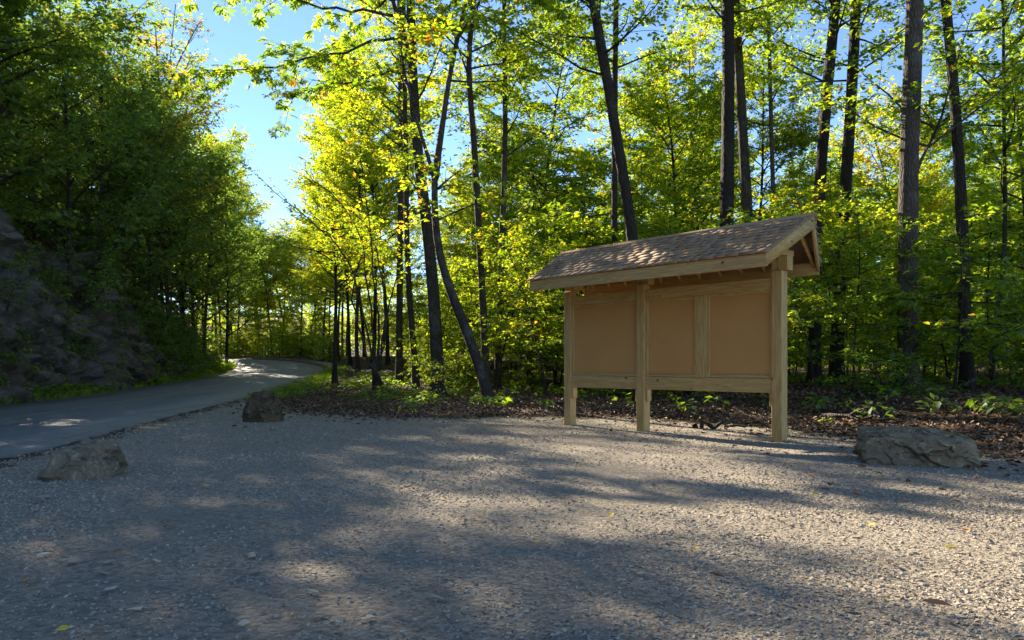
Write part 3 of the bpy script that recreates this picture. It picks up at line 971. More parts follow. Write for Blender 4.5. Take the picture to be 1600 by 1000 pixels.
def make_canopy(seed, H=17, base=0.35, spread=3.2, mat=M_LEAF, nl=30, leaf=0.165, per_m=19, mean=0.5, r0=0.17, odd=0.02, lean=0.5, proto=LEAF_OVAL, bark=M_BARK, low_dead=2):
    rng = np.random.default_rng(seed)
    tb = Tubes()
    path = curve_path((0, 0, -0.3), (rng.normal(0, 0.04), rng.normal(0, 0.04), 1), H * 0.96, 16, (rng.normal(0, lean * 0.3), rng.normal(0, lean * 0.3), 0.3), rng, 0.07)
    trunk_tube(tb, path, r0, 0.02, 9, 0.5, rng)
    cr = Crown(rng)
    az = rng.uniform(0, 6.28)
    for k_ in range(nl):
        t = base + (0.97 - base) * (k_ + rng.uniform(0, 1)) / nl
        az += 2.4 + rng.normal(0, 0.5)
        prof = (0.55 + 0.55 * math.sin(math.pi * min(1, ((t - base) / (1 - base)) * 0.8 + 0.15))) * (1.0 if t < 0.75 else (1.08 - t) / 0.33)
        L = spread * prof * rng.uniform(0.7, 1.25)
        el = rng.uniform(0.15, 0.75)
        d = np.array([math.cos(az) * math.cos(el), math.sin(az) * math.cos(el), math.sin(el)])
        q = lerp_path(path, t)
        cr.limb(q, d, max(L, 0.6), r0 * (1 - t) * 0.5 + 0.012, 0.9, per_m)
    cr.leafy(path[-5:], per_m, 0.9)
    for k_ in range(low_dead):     # bare dead limbs below the crown
        t = rng.uniform(0.12, base); a = rng.uniform(0, 6.28)
        q = lerp_path(path, t)
        pth = curve_path(q, (math.cos(a), math.sin(a), rng.uniform(-0.1, 0.5)), rng.uniform(0.8, 2.2), 5, (0, 0, 0.2), rng, 0.3)
        cr.tubes.add(pth, np.linspace(0.018, 0.004, 6), 4)
    return dict(trunk=tb.mesh('trunk', bark), branches=cr.tubes.mesh('branches', bark), crown=cr.leaf_mesh('crown', leaf, mat, proto, mean=mean, odd=odd), H=H, R=spread)


def make_sapling(seed, H=6, mat=M_LEAF, leaf=0.12, per_m=24, mean=0.55, nl=18, base=0.12, r0=0.035, spread=1.7, odd=0.02, tilt=0.4, stems=1, proto=LEAF_OVAL, bark=M_BARK_DARK):
    rng = np.random.default_rng(seed)
    tb = Tubes(); cr = Crown(rng)
    for st in range(stems):
        a = rng.uniform(0, 6.28)
        ld = 0.05 if stems == 1 else rng.uniform(0.15, 0.5)
        path = curve_path((0.08 * math.cos(a) * (stems > 1), 0.08 * math.sin(a) * (stems > 1), -0.15), (ld * math.cos(a), ld * math.sin(a), 1), H * rng.uniform(0.8, 1.0), 10,
                          (rng.normal(0, 0.2), rng.normal(0, 0.2), 0.1 if stems == 1 else -0.15), rng, 0.12)
        trunk_tube(tb, path, r0 * rng.uniform(0.7, 1), 0.008, 6, 0.3, rng)
        az = rng.uniform(0, 6.28)
        m_ = max(5, nl // stems)
        for k_ in range(m_):
            t = base + (0.98 - base) * (k_ + rng.uniform(0, 1)) / m_
            az += 2.4 + rng.normal(0, 0.5)
            L = spread * (1.1 - 0.75 * t) * rng.uniform(0.6, 1.25)
            el = rng.uniform(-0.05, 0.5)
            d = np.array([math.cos(az) * math.cos(el), math.sin(az) * math.cos(el), math.sin(el)])
            cr.limb(lerp_path(path, t), d, max(L, 0.35), 0.012, 0.6, per_m, bend=(0, 0, -0.1), flat=0.5, start=0.15)
    return dict(trunk=tb.mesh('stem', bark), branches=cr.tubes.mesh('branches', bark), crown=cr.leaf_mesh('crown', leaf, mat, proto, tilt, mean=mean, odd=odd), H=H, R=spread)


def plant_tree(name, var, x, y, rz, scale, label, cat, group, shift=0.5, bright=0.5, dz=0.0, lean=None, first_names=('trunk', 'branches', 'crown')):
    z = float(ground_z(np.array([x]), np.array([y]))[0])
    r = empty(name, (x, y, z + dz), label, cat, group, rz)
    r.scale = (scale, scale, scale) if np.isscalar(scale) else scale
    if lean: r.rotation_euler = (lean[0], lean[1], rz)
    for nm in first_names:
        if var.get(nm) is None: continue
        o = link(nm if nm != 'branches' else 'branches', var[nm], r)
        if nm == 'branches': o['kind'] = 'stuff'
        o.color = (shift, bright, 0, 1)
    return r

# ------------------------------------------------------------------ named trees of the wood (traced in depth)
def px_path(pts, Z, z_first=None, extend=None):
    """trunk axis given as picture coordinates at one distance -> world"""
    P = np.array([((px - 800) / F_PX * Z, Z, CAM_H + (HOR - py) / F_PX * Z) for px, py in pts])
    if extend: P = np.vstack([P, P[-1] + np.array(extend)])
    d = np.concatenate([[0], np.cumsum(np.linalg.norm(np.diff(P, axis=0), axis=1))])
    t = np.linspace(0, d[-1], max(12, int(d[-1] * 1.6)))
    Q = np.column_stack([np.interp(t, d, P[:, i]) for i in range(3)])
    # smooth corners
    for _ in range(3):
        Q[1:-1] = 0.25 * Q[:-2] + 0.5 * Q[1:-1] + 0.25 * Q[2:]
    return Q


def named_tree(name, label, trunk_pts, Z, w0, w1, limbs=(), crown=None, bark=M_BARK, extend=(0, 0, 6), group=None, seed=1, leaf_mat=M_LEAF, leaf=0.14, proto=LEAF_OVAL,
               mean=0.5, nl=22, spread=3.2, base_t=0.45, per_m=15, shift=0.5, bright=0.5, extra=None, tilt=0.55, depth_wob=0.3, odd=0.02):
    """trunk_pts picture path from the foot up; w0/w1 widths in picture pixels"""
    rng = np.random.default_rng(seed)
    k_ = Z / F_PX
    path = px_path(trunk_pts, Z, extend=extend)
    path[:, 1] += depth_wob * np.sin(np.linspace(0, 3, len(path)) + seed)  - depth_wob * math.sin(seed)
    base = path[0].copy()
    zg = float(ground_z(np.array([base[0]]), np.array([base[1]]))[0])
    base[2] = zg
    root = empty(name, tuple(base), label, 'tree', group)
    loc = path - base
    loc[0, 2] = -0.25
    tb = Tubes(); trunk_tube(tb, loc, w0 * k_ / 2 * 0.92, w1 * k_ / 2 * 0.7, 12, 0.35, rng)
    o = link('trunk', tb.mesh('trunk', bark), root)
    cr = Crown(rng)
    tops = [loc]
    for lp, lw0, lw1, ext in limbs:
        q = px_path(lp, Z, extend=ext) - base
        q[:, 1] += loc[min(len(loc) - 1, int(len(loc) * 0.5)), 1] * 0 
        # start inside the trunk
        j = np.argmin(np.linalg.norm(loc[:, [0, 2]] - q[0, [0, 2]], axis=1))
        q[:, 1] += loc[j, 1] + np.linspace(0, rng.normal(0, 0.8), len(q))
        t2 = Tubes(); trunk_tube(t2, q, lw0 * k_ / 2, lw1 * k_ / 2 * 0.7, 8, 0.15, rng)
        link('limb', t2.mesh('limb', bark), root)
        tops.append(q)
    if nl:
        for ti, tp in enumerate(tops):
            m_ = int(nl * 1.8) if ti == 0 else max(6, nl // 2)
            az = rng.uniform(0, 6.28); b0 = base_t if ti == 0 else 0.3
            for i in range(m_):
                t = b0 + (0.99 - b0) * (i + rng.uniform(0, 1)) / m_
                az += 2.4 + rng.normal(0, 0.5); el = rng.uniform(0.1, 0.7)
                L = (spread + 0.6) * rng.uniform(0.55, 1.2) * (1.2 - 0.5 * t)
                cr.limb(lerp_path(tp, t * 0.999), (math.cos(az) * math.cos(el), math.sin(az) * math.cos(el), math.sin(el)), L, 0.035, 0.9, per_m)
    if extra: extra(cr, loc, base, rng, k_)
    if cr.pos:
        b_ = link('branches', cr.tubes.mesh('branches', bark), root, kind='stuff')
        c_ = link('crown', cr.leaf_mesh('crown', leaf, leaf_mat, proto, tilt, mean=mean, odd=odd), root)
        c_.color = (shift, bright, 0, 1)
    return root


def px_limb(cr, base, Z, pts, depth_end, r, leaf_from=0.3, per_m=9, twig=0.8, subs=9, rng=None):
    """a leafy limb following picture points, drifting in depth"""
    P = np.array([((px - 800) / F_PX * Z, Z, CAM_H + (HOR - py) / F_PX * Z) for px, py in pts]) - base
    d = np.concatenate([[0], np.cumsum(np.linalg.norm(np.diff(P, axis=0), axis=1))])
    t = np.linspace(0, d[-1], 16)
    Q = np.column_stack([np.interp(t, d, P[:, i]) for i in range(3)])
    for _ in range(2): Q[1:-1] = 0.25 * Q[:-2] + 0.5 * Q[1:-1] + 0.25 * Q[2:]
    Q[:, 1] += np.linspace(0, depth_end, len(Q)) ; Q[1:] += cr.rng.normal(0, 0.04, (15, 3))
    cr.tubes.add(Q, np.linspace(r, 0.012, len(Q)), 6)
    side = 1
    for i in range(subs):
        tt = leaf_from + (1 - leaf_from) * (i + cr.rng.uniform(0, 0.8)) / subs
        q = lerp_path(Q, min(tt, 0.99)); dd = Q[min(15, int(tt * 15) + 1)] - Q[max(0, int(tt * 15) - 1)]; dd /= np.linalg.norm(dd)
        side = -side
        v_ = dd * 0.8 + np.array([0, side * cr.rng.uniform(0.2, 0.8), cr.rng.uniform(-0.6, 0.5)])
        sp = curve_path(q, v_, cr.rng.uniform(0.6, 1.5), 4, (0, 0, -0.2), cr.rng, 0.2)
        cr.tubes.add(sp, np.linspace(0.012, 0.004, 5), 4)
        cr.leafy(sp, per_m, twig)
    cr.leafy(Q[-4:], per_m, twig)


ZA = 24.5
def main_limbs(cr, loc, base, rng, k_):
    for pts, de, sub in (([(645, 60), (600, 66), (540, 95), (470, 125), (400, 140), (345, 148)], -2.0, 12),
                         ([(640, 30), (590, 25), (520, 40), (440, 30), (380, 20), (330, 18)], -3.0, 12),
                         ([(650, 110), (600, 100), (540, 118), (480, 112), (430, 130)], 1.5, 8),
                         ([(640, -60), (580, -40), (500, -20), (420, -10)], -2.5, 10),
                         ([(645, 0), (600, -10), (560, 30), (500, 60), (450, 80)], 1.0, 8),
                         ([(690, 20), (740, -10), (800, 10), (850, 40)], -1.5, 7)):
        px_limb(cr, base, ZA, pts, de, 0.05, 0.25, 7.5, 0.85, sub)
named_tree('forest_tree', 'tall straight tree left of centre with leafy limbs hanging over the road', [(685, 616), (683, 560), (678, 470), (671, 380), (655, 260), (649, 180), (645, 110), (643, 40), (642, 0)], ZA, 22, 15,
           limbs=[([(650, 150), (640, 100), (628, 50), (612, 0), (600, -50)], 9, 5, (-0.6, 0.5, 3))], extend=(0, 0, 5.5), seed=3, leaf=0.25, proto=LEAF_PALM, nl=13, spread=2.8, base_t=0.72, per_m=6,
           extra=main_limbs, mean=0.5, depth_wob=0.15)
ZB = 20.5
named_tree('forest_tree', 'leaning forked tree whose curved foot sweeps right below the tall straight tree', [(768, 634), (757, 600), (744, 555), (726, 505), (700, 455), (684, 405), (675, 350), (673, 300), (676, 262)], ZB, 20, 14, bark=M_BARK,
           limbs=[([(676, 270), (680, 232), (686, 180), (692, 130), (699, 60), (716, 0), (724, -60)], 11, 7, (0.3, 0.4, 2)),
                  ([(676, 275), (666, 235), (655, 205), (648, 180), (640, 140)], 7, 3, (-0.3, 0.6, 1))],
           extend=(0, 0, 0.05), seed=5, nl=4, spread=2.0, base_t=0.75, leaf=0.15, mean=0.6)
named_tree('forest_tree', 'slim bare-stemmed tree with a kinked top between the leaning tree and kiosk', [(762, 612), (757, 540), (755, 470), (750, 400), (746, 320), (741, 230), (736, 165), (729, 95), (729, 62), (738, 30), (740, -10)], 22.5, 13, 10,
           extend=(0, 0, 4.5), seed=6, nl=14, spread=2.6, base_t=0.55, leaf=0.15, mean=0.55)
named_tree('forest_tree', 'dark curving trunk rising behind the middle of the kiosk roof', [(1000, 610), (998, 500), (990, 385), (977, 300), (964, 235), (950, 150), (935, 70), (920, 0)], 20, 20, 18, bark=M_BARK_DARK,
           extend=(-0.6, 0, 6), seed=8, nl=14, spread=3.0, base_t=0.5, mean=0.5)
named_tree('forest_tree', 'slender straight trunk just left of the dark curving trunk behind the kiosk', [(963, 600), (960, 450), (958, 300), (958, 150), (960, 0)], 24, 11, 10, extend=(0, 0, 6), seed=9, nl=12, spread=2.6, base_t=0.5, bark=M_BARK_DARK)
named_tree('forest_tree', 'thick dark straight trunk above the kiosk roof, left of a close pair', [(1133, 612), (1133, 450), (1133, 350), (1136, 200), (1137, 0)], 22, 25, 22, bark=M_BARK_DARK, extend=(0, 0, 7), seed=10, nl=14, spread=3.4, base_t=0.55)
named_tree('forest_tree', 'grey trunk close on the right of the thick dark trunk above the kiosk', [(1173, 608), (1172, 450), (1169, 330), (1162, 170), (1155, 0)], 23, 20, 17, bark=M_BARK, extend=(-0.2, 0, 7), seed=11, nl=12, spread=3.2, base_t=0.55)
named_tree('forest_tree', 'pale thin pole-like trunk between the grey trunk and the kiosk gable', [(1214, 602), (1213, 420), (1212, 250), (1209, 100), (1207, 0)], 28, 9, 7, bark=M_BARK_PALE, extend=(0, 0, 5), seed=12, nl=10, spread=2.6, base_t=0.5)
named_tree('forest_tree', 'brown trunk rising just behind the right end of the kiosk ridge', [(1272, 606), (1278, 450), (1283, 320), (1290, 220), (1297, 120), (1306, 30), (1310, -10)], 22, 21, 18, bark=M_BARK_DARK, extend=(0.2, 0, 6), seed=13, nl=14, spread=3.2, base_t=0.5)
named_tree('forest_tree', 'dark trunk second from the kiosk gable, left of the largest trunk', [(1308, 606), (1312, 450), (1318, 330), (1324, 200), (1328, 80), (1329, -10)], 23.5, 21, 18, bark=M_BARK_DARK, extend=(0.1, 0, 6), seed=14, nl=14, spread=3.2, base_t=0.5)
ZT = 18.6
named_tree('forest_tree', 'largest trunk with sunlit pale left side behind the slab boulder', [(1421, 618), (1418, 540), (1414, 430), (1413, 330), (1412, 220), (1415, 100), (1417, -10)], ZT, 33, 27, bark=M_BARK_PALE, extend=(0, 0, 9), seed=15, nl=16, spread=3.4, base_t=0.62,
           limbs=[([(1424, 275), (1436, 252), (1450, 235), (1475, 200)], 5, 3, (0.6, 0.5, 0.5))])
named_tree('forest_tree', 'dark slightly curved trunk right of the largest trunk', [(1512, 614), (1506, 520), (1501, 430), (1496, 330), (1489, 230), (1482, 130), (1473, 40), (1469, -10)], 18.8, 20, 15, bark=M_BARK_DARK, extend=(-0.3, 0, 7), seed=16, nl=12, spread=3.0, base_t=0.6)
named_tree('forest_tree', 'sinuous thin sapling trunk at far right of the wood', [(1548, 600), (1552, 530), (1565, 470), (1572, 400), (1575, 300), (1578, 200), (1582, 100), (1586, 0)], 20, 8, 5, bark=M_BARK, extend=(0, 0, 2), seed=17, nl=12, spread=2.2, base_t=0.4)
named_tree('forest_tree', 'straight dark trunk near the road bend with low dead stubs', [(523, 588), (522, 500), (521, 440), (519, 400), (514, 350)], 32, 8, 4, bark=M_BARK_DARK, extend=(0, 0, 0.05), seed=18, nl=12, spread=2.4, base_t=0.5, mean=0.62)
named_tree('forest_tree', 'slim trunk left of the tall straight tree, bending near its foot', [(651, 594), (646, 540), (640, 480), (635, 400), (634, 300), (632, 200), (630, 60)], 29, 11, 8, extend=(0, 0, 5), seed=19, nl=13, spread=2.8, base_t=0.45, mean=0.62)
named_tree('forest_tree', 'straight grey trunk farthest left of the group around the leaning tree', [(624, 590), (624, 480), (625, 380), (628, 260), (627, 120), (626, 20)], 33, 12, 9, extend=(0, 0, 5), seed=20, nl=13, spread=2.8, base_t=0.45, mean=0.64)
named_tree('forest_tree', 'brown trunk between the slim kinked tree and the kiosk end', [(777, 606), (780, 500), (783, 400), (788, 300), (790, 180), (788, 60)], 27, 11, 9, extend=(0, 0, 5), seed=22, nl=13, spread=2.8, base_t=0.45, mean=0.58)

# multi-stemmed bush by the bend, stems fanning out to upper left
def fan(cr, loc, base, rng, k_):
    for pts, de in (([(588, 580), (572, 500), (556, 420), (528, 380), (480, 340), (440, 306)], -1),
                    ([(590, 580), (578, 500), (570, 430), (560, 350), (520, 300), (470, 262)], 0.6),
                    ([(589, 580), (590, 500), (580, 400), (574, 330), (560, 250)], 0.3),
                    ([(592, 580), (600, 500), (590, 420), (584, 380), (560, 330), (500, 300)], 1.2),
                    ([(592, 570), (606, 500), (622, 440), (640, 360)], -0.7),
                    ([(586, 585), (562, 520), (548, 460), (560, 400), (600, 360), (655, 345)], 0.2)):
        px_limb(cr, base, 27.5, pts, de, 0.045, 0.5, 9, 0.6, 8)
named_tree('multi_stem_tree', 'many-stemmed small tree with bare stems fanning out to the left beside the road bend', [(590, 600), (589, 585), (588, 570)], 27.5, 14, 9, bark=M_BARK, extend=(0, 0, 0.05), seed=21, nl=0, extra=fan, leaf=0.15, mean=0.68)

# ------------------------------------------------------------------ variants
CAN = [make_canopy(100 + i, H=17, base=(0.28, 0.36, 0.42, 0.32, 0.38)[i], spread=3.3, nl=36, per_m=32, leaf=0.14, mean=0.54, bark=(M_BARK, M_BARK_DARK)[i % 2], low_dead=2, r0=0.125) for i in range(5)]
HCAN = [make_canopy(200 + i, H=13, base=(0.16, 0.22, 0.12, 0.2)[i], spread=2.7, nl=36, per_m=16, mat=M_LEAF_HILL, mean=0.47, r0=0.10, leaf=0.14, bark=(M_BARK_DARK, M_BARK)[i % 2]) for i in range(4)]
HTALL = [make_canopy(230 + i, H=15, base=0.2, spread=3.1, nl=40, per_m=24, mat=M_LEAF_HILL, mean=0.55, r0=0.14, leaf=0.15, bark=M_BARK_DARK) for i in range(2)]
RUST = make_canopy(260, H=14, base=0.3, spread=2.4, nl=24, mat=M_LEAF_HILL, mean=0.78, per_m=8, r0=0.10, odd=0.3, bark=M_BARK_PALE)
SAP = [make_sapling(300 + i, H=(5.5, 7.0, 4.2, 6.2, 8.0, 3.4)[i], mean=0.56, spread=(1.6, 1.8, 1.5, 1.9, 2.0, 1.3)[i], nl=(26, 30, 22, 28, 34, 18)[i], per_m=30, base=(0.2, 0.3, 0.18, 0.32, 0.36, 0.16)[i]) for i in range(6)]
SHR = [make_sapling(340 + i, H=(1.8, 1.3, 2.4)[i], mean=0.48, spread=0.8, nl=16, base=0.1, r0=0.014, leaf=0.10, stems=4, per_m=18) for i in range(3)]
HSHR = [make_sapling(360 + i, H=(1.6, 2.6, 3.6)[i], mat=M_LEAF_HILL, mean=0.45, spread=1.0, nl=18, base=0.08, r0=0.016, leaf=0.12, stems=4, per_m=17) for i in range(3)]

LIM_X = np.array([-900, 235, 262, 290, 320, 345, 400, 440, 452, 520, 532, 545, 2600], float)
LIM_Y = np.array([-900, -900, 10, 60, 125, 205, 240, 285, 340, 330, 190, -900, -900], float)

def fit_scale(x, y, z, H, R):
    """largest scale (<=1) that keeps the crown below the open sky between hill and wood"""
    for s_ in (1.0, 0.92, 0.84, 0.76, 0.68, 0.6, 0.52):
        ok = True
        for fx in (-0.75, -0.35, 0, 0.35, 0.75):
            px = 800 + F_PX * (x + fx * R * s_) / y
            hh = H * s_ * (1 - 0.38 * abs(fx))
            py = HOR - F_PX * (z + hh - CAM_H) / y
            if py < np.interp(px, LIM_X, LIM_Y): ok = False; break
        if ok: return s_
    return 0

def explicit(name, v_, x, y, top_py, label, group, shift=0.5, bright=0.5, rz=0.0, cat='tree', smin=0.3):
    z = float(ground_z(x, y)[0])
    hgt = CAM_H + (HOR - top_py) / F_PX * y - z
    s_ = max(hgt / v_['H'], smin)
    w_ = min(max(s_, 0.75), 1.15)
    return plant_tree(name, v_, x, y, rz, (w_, w_, s_), label, cat, group, shift=shift, bright=bright)

for i, (px, Z, ty) in enumerate([(112, 27, -30), (145, 31, -30), (172, 34, 40), (190, 32.5, 80), (210, 38, 85), (228, 35, 110), (252, 40, 85), (262, 38.5, 140), (288, 42, 110), (302, 43, 165), (135, 40, -20), (222, 47, 90), (262, 50, 110)]):
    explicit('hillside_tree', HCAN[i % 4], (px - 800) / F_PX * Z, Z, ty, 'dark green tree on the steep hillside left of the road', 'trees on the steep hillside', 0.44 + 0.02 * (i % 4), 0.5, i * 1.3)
for i, (px, Z, ty) in enumerate([(160, 37, -40), (188, 45, -60), (226, 46, -15), (205, 40, -10), (250, 44, 25)]):
    explicit('hillside_tree', RUST, (px - 800) / F_PX * Z, Z, ty, 'tall sparse tree', 'rust-tinged trees on the hillside', 0.36, 0.5, i * 1.9)
explicit('hillside_tree', HCAN[0], -18.2, 48.5, 238, 'dark round-topped tree leaning out at the end of the rocky bank', None, 0.42, 0.5, 1.0)
explicit('hillside_tree', HCAN[1], -17.6, 43.5, 205, 'dark tree just left of the round-topped one at the end of the bank', None, 0.45, 0.5, 2.0)
explicit('hillside_tree', RUST, -19.0, 44.0, 120, 'thin rust-tinged tree standing lowest against the sky on the hillside', None, 0.5, 0.5, 0.4)
explicit('hillside_tree', RUST, -17.6, 37.5, 40, 'tall sparse rust-tinged tree at the right edge of the hillside', None, 0.5, 0.55, 3.4)
explicit('hillside_tree', RUST, -18.8, 36.0, -40, 'tall thin rust-tinged tree just inside the right edge of the hillside', None, 0.5, 0.5, 5.0)
for i, (px, Z, ty) in enumerate([(372, 66, 345), (398, 74, 350), (425, 69, 338), (452, 76, 345), (470, 66, 348), (495, 72, 335), (515, 64, 330), (440, 86, 330), (480, 84, 320), (405, 88, 352), (360, 80, 340), (385, 92, 345),
                                 (530, 56, 280), (548, 50, 190), (505, 58, 335), (560, 44, 120), (582, 48, 60), (605, 52, 20), (570, 62, 130), (535, 66, 260), (338, 74, 235), (318, 70, 200), (355, 82, 270), (300, 78, 160), (345, 64, 300), (330, 88, 240)]):
    explicit('forest_tree', CAN[i % len(CAN)], (px - 800) / F_PX * Z, Z, ty, 'sunlit yellow-green tree beyond the road bend', 'sunlit trees beyond the road bend', 0.60, 0.55, i * 1.7)
for i, (px, Z, ty) in enumerate([(366, 66, 470), (384, 68, 460), (402, 66, 480), (420, 68, 455), (436, 66, 475), (452, 68, 465), (468, 64, 480), (484, 66, 470), (500, 62, 480), (516, 60, 460), (410, 74, 440), (460, 76, 445)]):
    explicit('sapling', SAP[i % len(SAP)], (px - 800) / F_PX * Z, Z, ty, 'bright sapling on the outer verge of the road bend', 'saplings on the outer verge of the bend', 0.6, 0.55, i * 2.1, 'sapling')

for i in range(30):
    px = 345 + i * 6.2 + (i * 37 % 11); Z = 62.5 + (i * 53 % 13)
    if px > 490: Z -= 6
    explicit('shrub', SHR[i % 3], (px - 800) / F_PX * Z, Z, 500 + (i * 29 % 34), 'leafy bush', 'bushes on the outer verge of the bend', 0.58, 0.55, i * 2.3, 'shrub')

taken = [(o.location.x, o.location.y, 1.3) for o in bpy.data.objects if o.get('category') == 'tree']
def free(x, y, r):
    return all((x - a) ** 2 + (y - b_) ** 2 > max(r, c_) ** 2 for a, b_, c_ in taken)

def in_kiosk(x, y, m_=1.2):
    dx, dy = x - KX, y - KY
    lx = dx * math.cos(-TH) + dy * math.sin(-TH); ly = -dx * math.sin(-TH) + dy * math.cos(-TH)
    return -4.6 - m_ < lx < 0.6 + m_ and -1.2 - m_ < ly < 1.0 + m_

rng = np.random.default_rng(11)
# wood on the right of the road
def scatter(n, ymin, ymax, gap, test, xlim=0.80):
    out_ = []
    tries = 0
    while len(out_) < n and tries < n * 60:
        tries += 1
        y = math.sqrt(rng.uniform(ymin ** 2, ymax ** 2)); x = rng.uniform(-xlim * y - 3, xlim * y + 5)
        if not test(x, y) or not free(x, y, gap): continue
        out_.append((x, y)); taken.append((x, y, gap))
    return out_

def wood_test(fmin, rmin=1.2):
    def t_(x, y):
        rd_ = float(road_d([x], [y])[0]); fd_ = float(wood_d([x], [y])[0])
        return rd_ > RHW + rmin and fd_ > fmin and not in_kiosk(x, y)
    return t_
n_can = 0
for (x, y) in scatter(68, 23, 88, 3.5, wood_test(7.5, 2.5)):
    v_ = CAN[rng.integers(len(CAN))]
    z = float(ground_z(np.array([x]), np.array([y]))[0])
    s_ = rng.uniform(0.78, 1.15)
    f_ = fit_scale(x, y, z, v_['H'] * s_, v_['R'] * s_)
    if f_ == 0: continue
    warm = sstep(10, -12, x) * 0.12
    plant_tree('forest_tree', v_, x, y, rng.uniform(0, 6.28), s_ * f_, 'slender green tree in the crowded wood behind the kiosk', 'tree', 'trees crowded in the wood behind the kiosk',
               shift=0.47 + warm + rng.normal(0, 0.06), bright=rng.uniform(0.42, 0.58))
    n_can += 1
n_sap = 0
for (x, y) in scatter(270, 17, 64, 1.3, wood_test(4.8, 1.8)):
    v_ = SAP[rng.integers(len(SAP))]
    z = float(ground_z(np.array([x]), np.array([y]))[0])
    s_ = rng.uniform(0.8, 1.3)
    if wood_d([x], [y])[0] > 9 and rng.random() < 0.3: s_ *= 1.45
    if wood_d([x], [y])[0] < 6: s_ *= 0.75
    f_ = fit_scale(x, y, z, v_['H'] * s_, v_['R'] * s_)
    if f_ == 0: continue
    warm = sstep(8, -10, x) * 0.1
    plant_tree('sapling', v_, x, y, rng.uniform(0, 6.28), s_ * f_, 'thin leafy sapling among the trunks of the wood', 'sapling', 'saplings under the trees of the wood',
               shift=0.46 + warm + rng.normal(0, 0.06), bright=rng.uniform(0.42, 0.6))
    n_sap += 1
for (x, y) in scatter(22, 15, 40, 0.9, wood_test(4.2, 0.8)):
    v_ = SHR[rng.integers(len(SHR))]
    s_ = rng.uniform(0.5, 1.0)
    plant_tree('shrub', v_, x, y, rng.uniform(0, 6.28), s_, 'low green shrub on the leaf litter along the wood edge', 'shrub', 'low shrubs along the wood edge',
               shift=0.47 + rng.normal(0, 0.06), bright=rng.uniform(0.4, 0.52))

# hillside on the left
def hill_test(dmin, dmax):
    def t_(x, y):
        rd_ = float(road_d([x], [y])[0])
        return -dmax - RHW < rd_ < -dmin - RHW
    return t_
pts = scatter(100, 8, 66, 2.0, hill_test(2.2, 12.5), 1.5)
for i, (x, y) in enumerate(pts):
    if x > -6: continue
    px = 800 + F_PX * x / y
    v_ = (HTALL[rng.integers(2)] if 0.843 * x + 0.537 * y < -0.2 else HCAN[rng.integers(len(HCAN))])
    z = float(ground_z(np.array([x]), np.array([y]))[0])
    s_ = rng.uniform(0.72, 1.12)
    s_c = 0.843 * x + 0.537 * y
    if s_c < -0.2: s_ = max(rng.uniform(17, 22) - z, 8) / v_['H']
    elif s_c < 5.0 and y > 24: s_ = min(s_, (rng.uniform(12.5, 15.5) - z) / v_['H'])
    f_ = fit_scale(x, y, z, v_['H'] * s_, v_['R'] * s_)
    if f_ == 0: continue
    if v_ is RUST:
        plant_tree('hillside_tree', v_, x, y, rng.uniform(0, 6.28), s_ * f_, 'sparse rust-tinged tree thin against the sky on the hillside', 'tree', 'rust-tinged trees on the hillside', shift=0.5, bright=0.5)
    else:
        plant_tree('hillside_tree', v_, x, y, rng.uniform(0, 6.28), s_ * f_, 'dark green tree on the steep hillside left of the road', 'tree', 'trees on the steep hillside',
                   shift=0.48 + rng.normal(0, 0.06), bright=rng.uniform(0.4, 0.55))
for (x, y) in scatter(215, 9, 58, 0.7, hill_test(0.9, 7.0), 1.1):
    if x > -6: continue
    v_ = HSHR[rng.integers(len(HSHR))]
    rd_ = -float(road_d([x], [y])[0]) - RHW
    s_ = rng.uniform(0.7, 1.1) * (0.45 if rd_ < 2.0 else 1.0)
    if rd_ < 3.0 and 9 < y < 45: continue
    if rd_ > 3.6: s_ *= 1.25
    plant_tree('shrub', v_, x, y, rng.uniform(0, 6.28), s_, 'dark leafy bush clinging to the rocky bank left of the road', 'shrub', 'bushes on the rocky bank',
               shift=0.45 + rng.normal(0, 0.05), bright=rng.uniform(0.4, 0.52), dz=0.1)

rm = rock_ob.data; npol = len(rm.polygons)
rc = np.empty(npol * 3); rm.polygons.foreach_get('center', rc); rc = rc.reshape(-1, 3)
rn = np.empty(npol * 3); rm.polygons.foreach_get('normal', rn); rn = rn.reshape(-1, 3)
cand = np.flatnonzero(np.abs(rn[:, 2]) > 0.4)
placed = []
for i in rng.permutation(cand):
    x, y, z = rc[i]
    if len(placed) >= 75: break
    mid_ = 19 < y < 33
    if mid_ and (rng.random() < 0.72 or z < 1.2): continue
    if any((x - a) ** 2 + (y - b_) ** 2 + (z - c_) ** 2 < 0.9 for a, b_, c_ in placed): continue
    placed.append((x, y, z))
    s_ = rng.uniform(0.45, 0.95) * (0.75 if mid_ else 1.0)
    r_ = plant_tree('shrub', HSHR[rng.integers(3)], x, y, rng.uniform(0, 6.28), s_, 'dark leafy bush clinging to the rocky bank left of the road', 'shrub', 'bushes on the rocky bank', shift=0.45 + rng.normal(0, 0.05), bright=rng.uniform(0.42, 0.55))
    r_.location.z = z

# ------------------------------------------------------------------ scattered ground materials (instanced stuff)
def proto_collection(name, meshes):
    c_ = bpy.data.collections.new(name)
    for i, me in enumerate(meshes):
        o = bpy.data.objects.new(name + '_piece', me)
        c_.objects.link(o)
        o.color = (0.45, 0.45, 0, 1)
    return c_


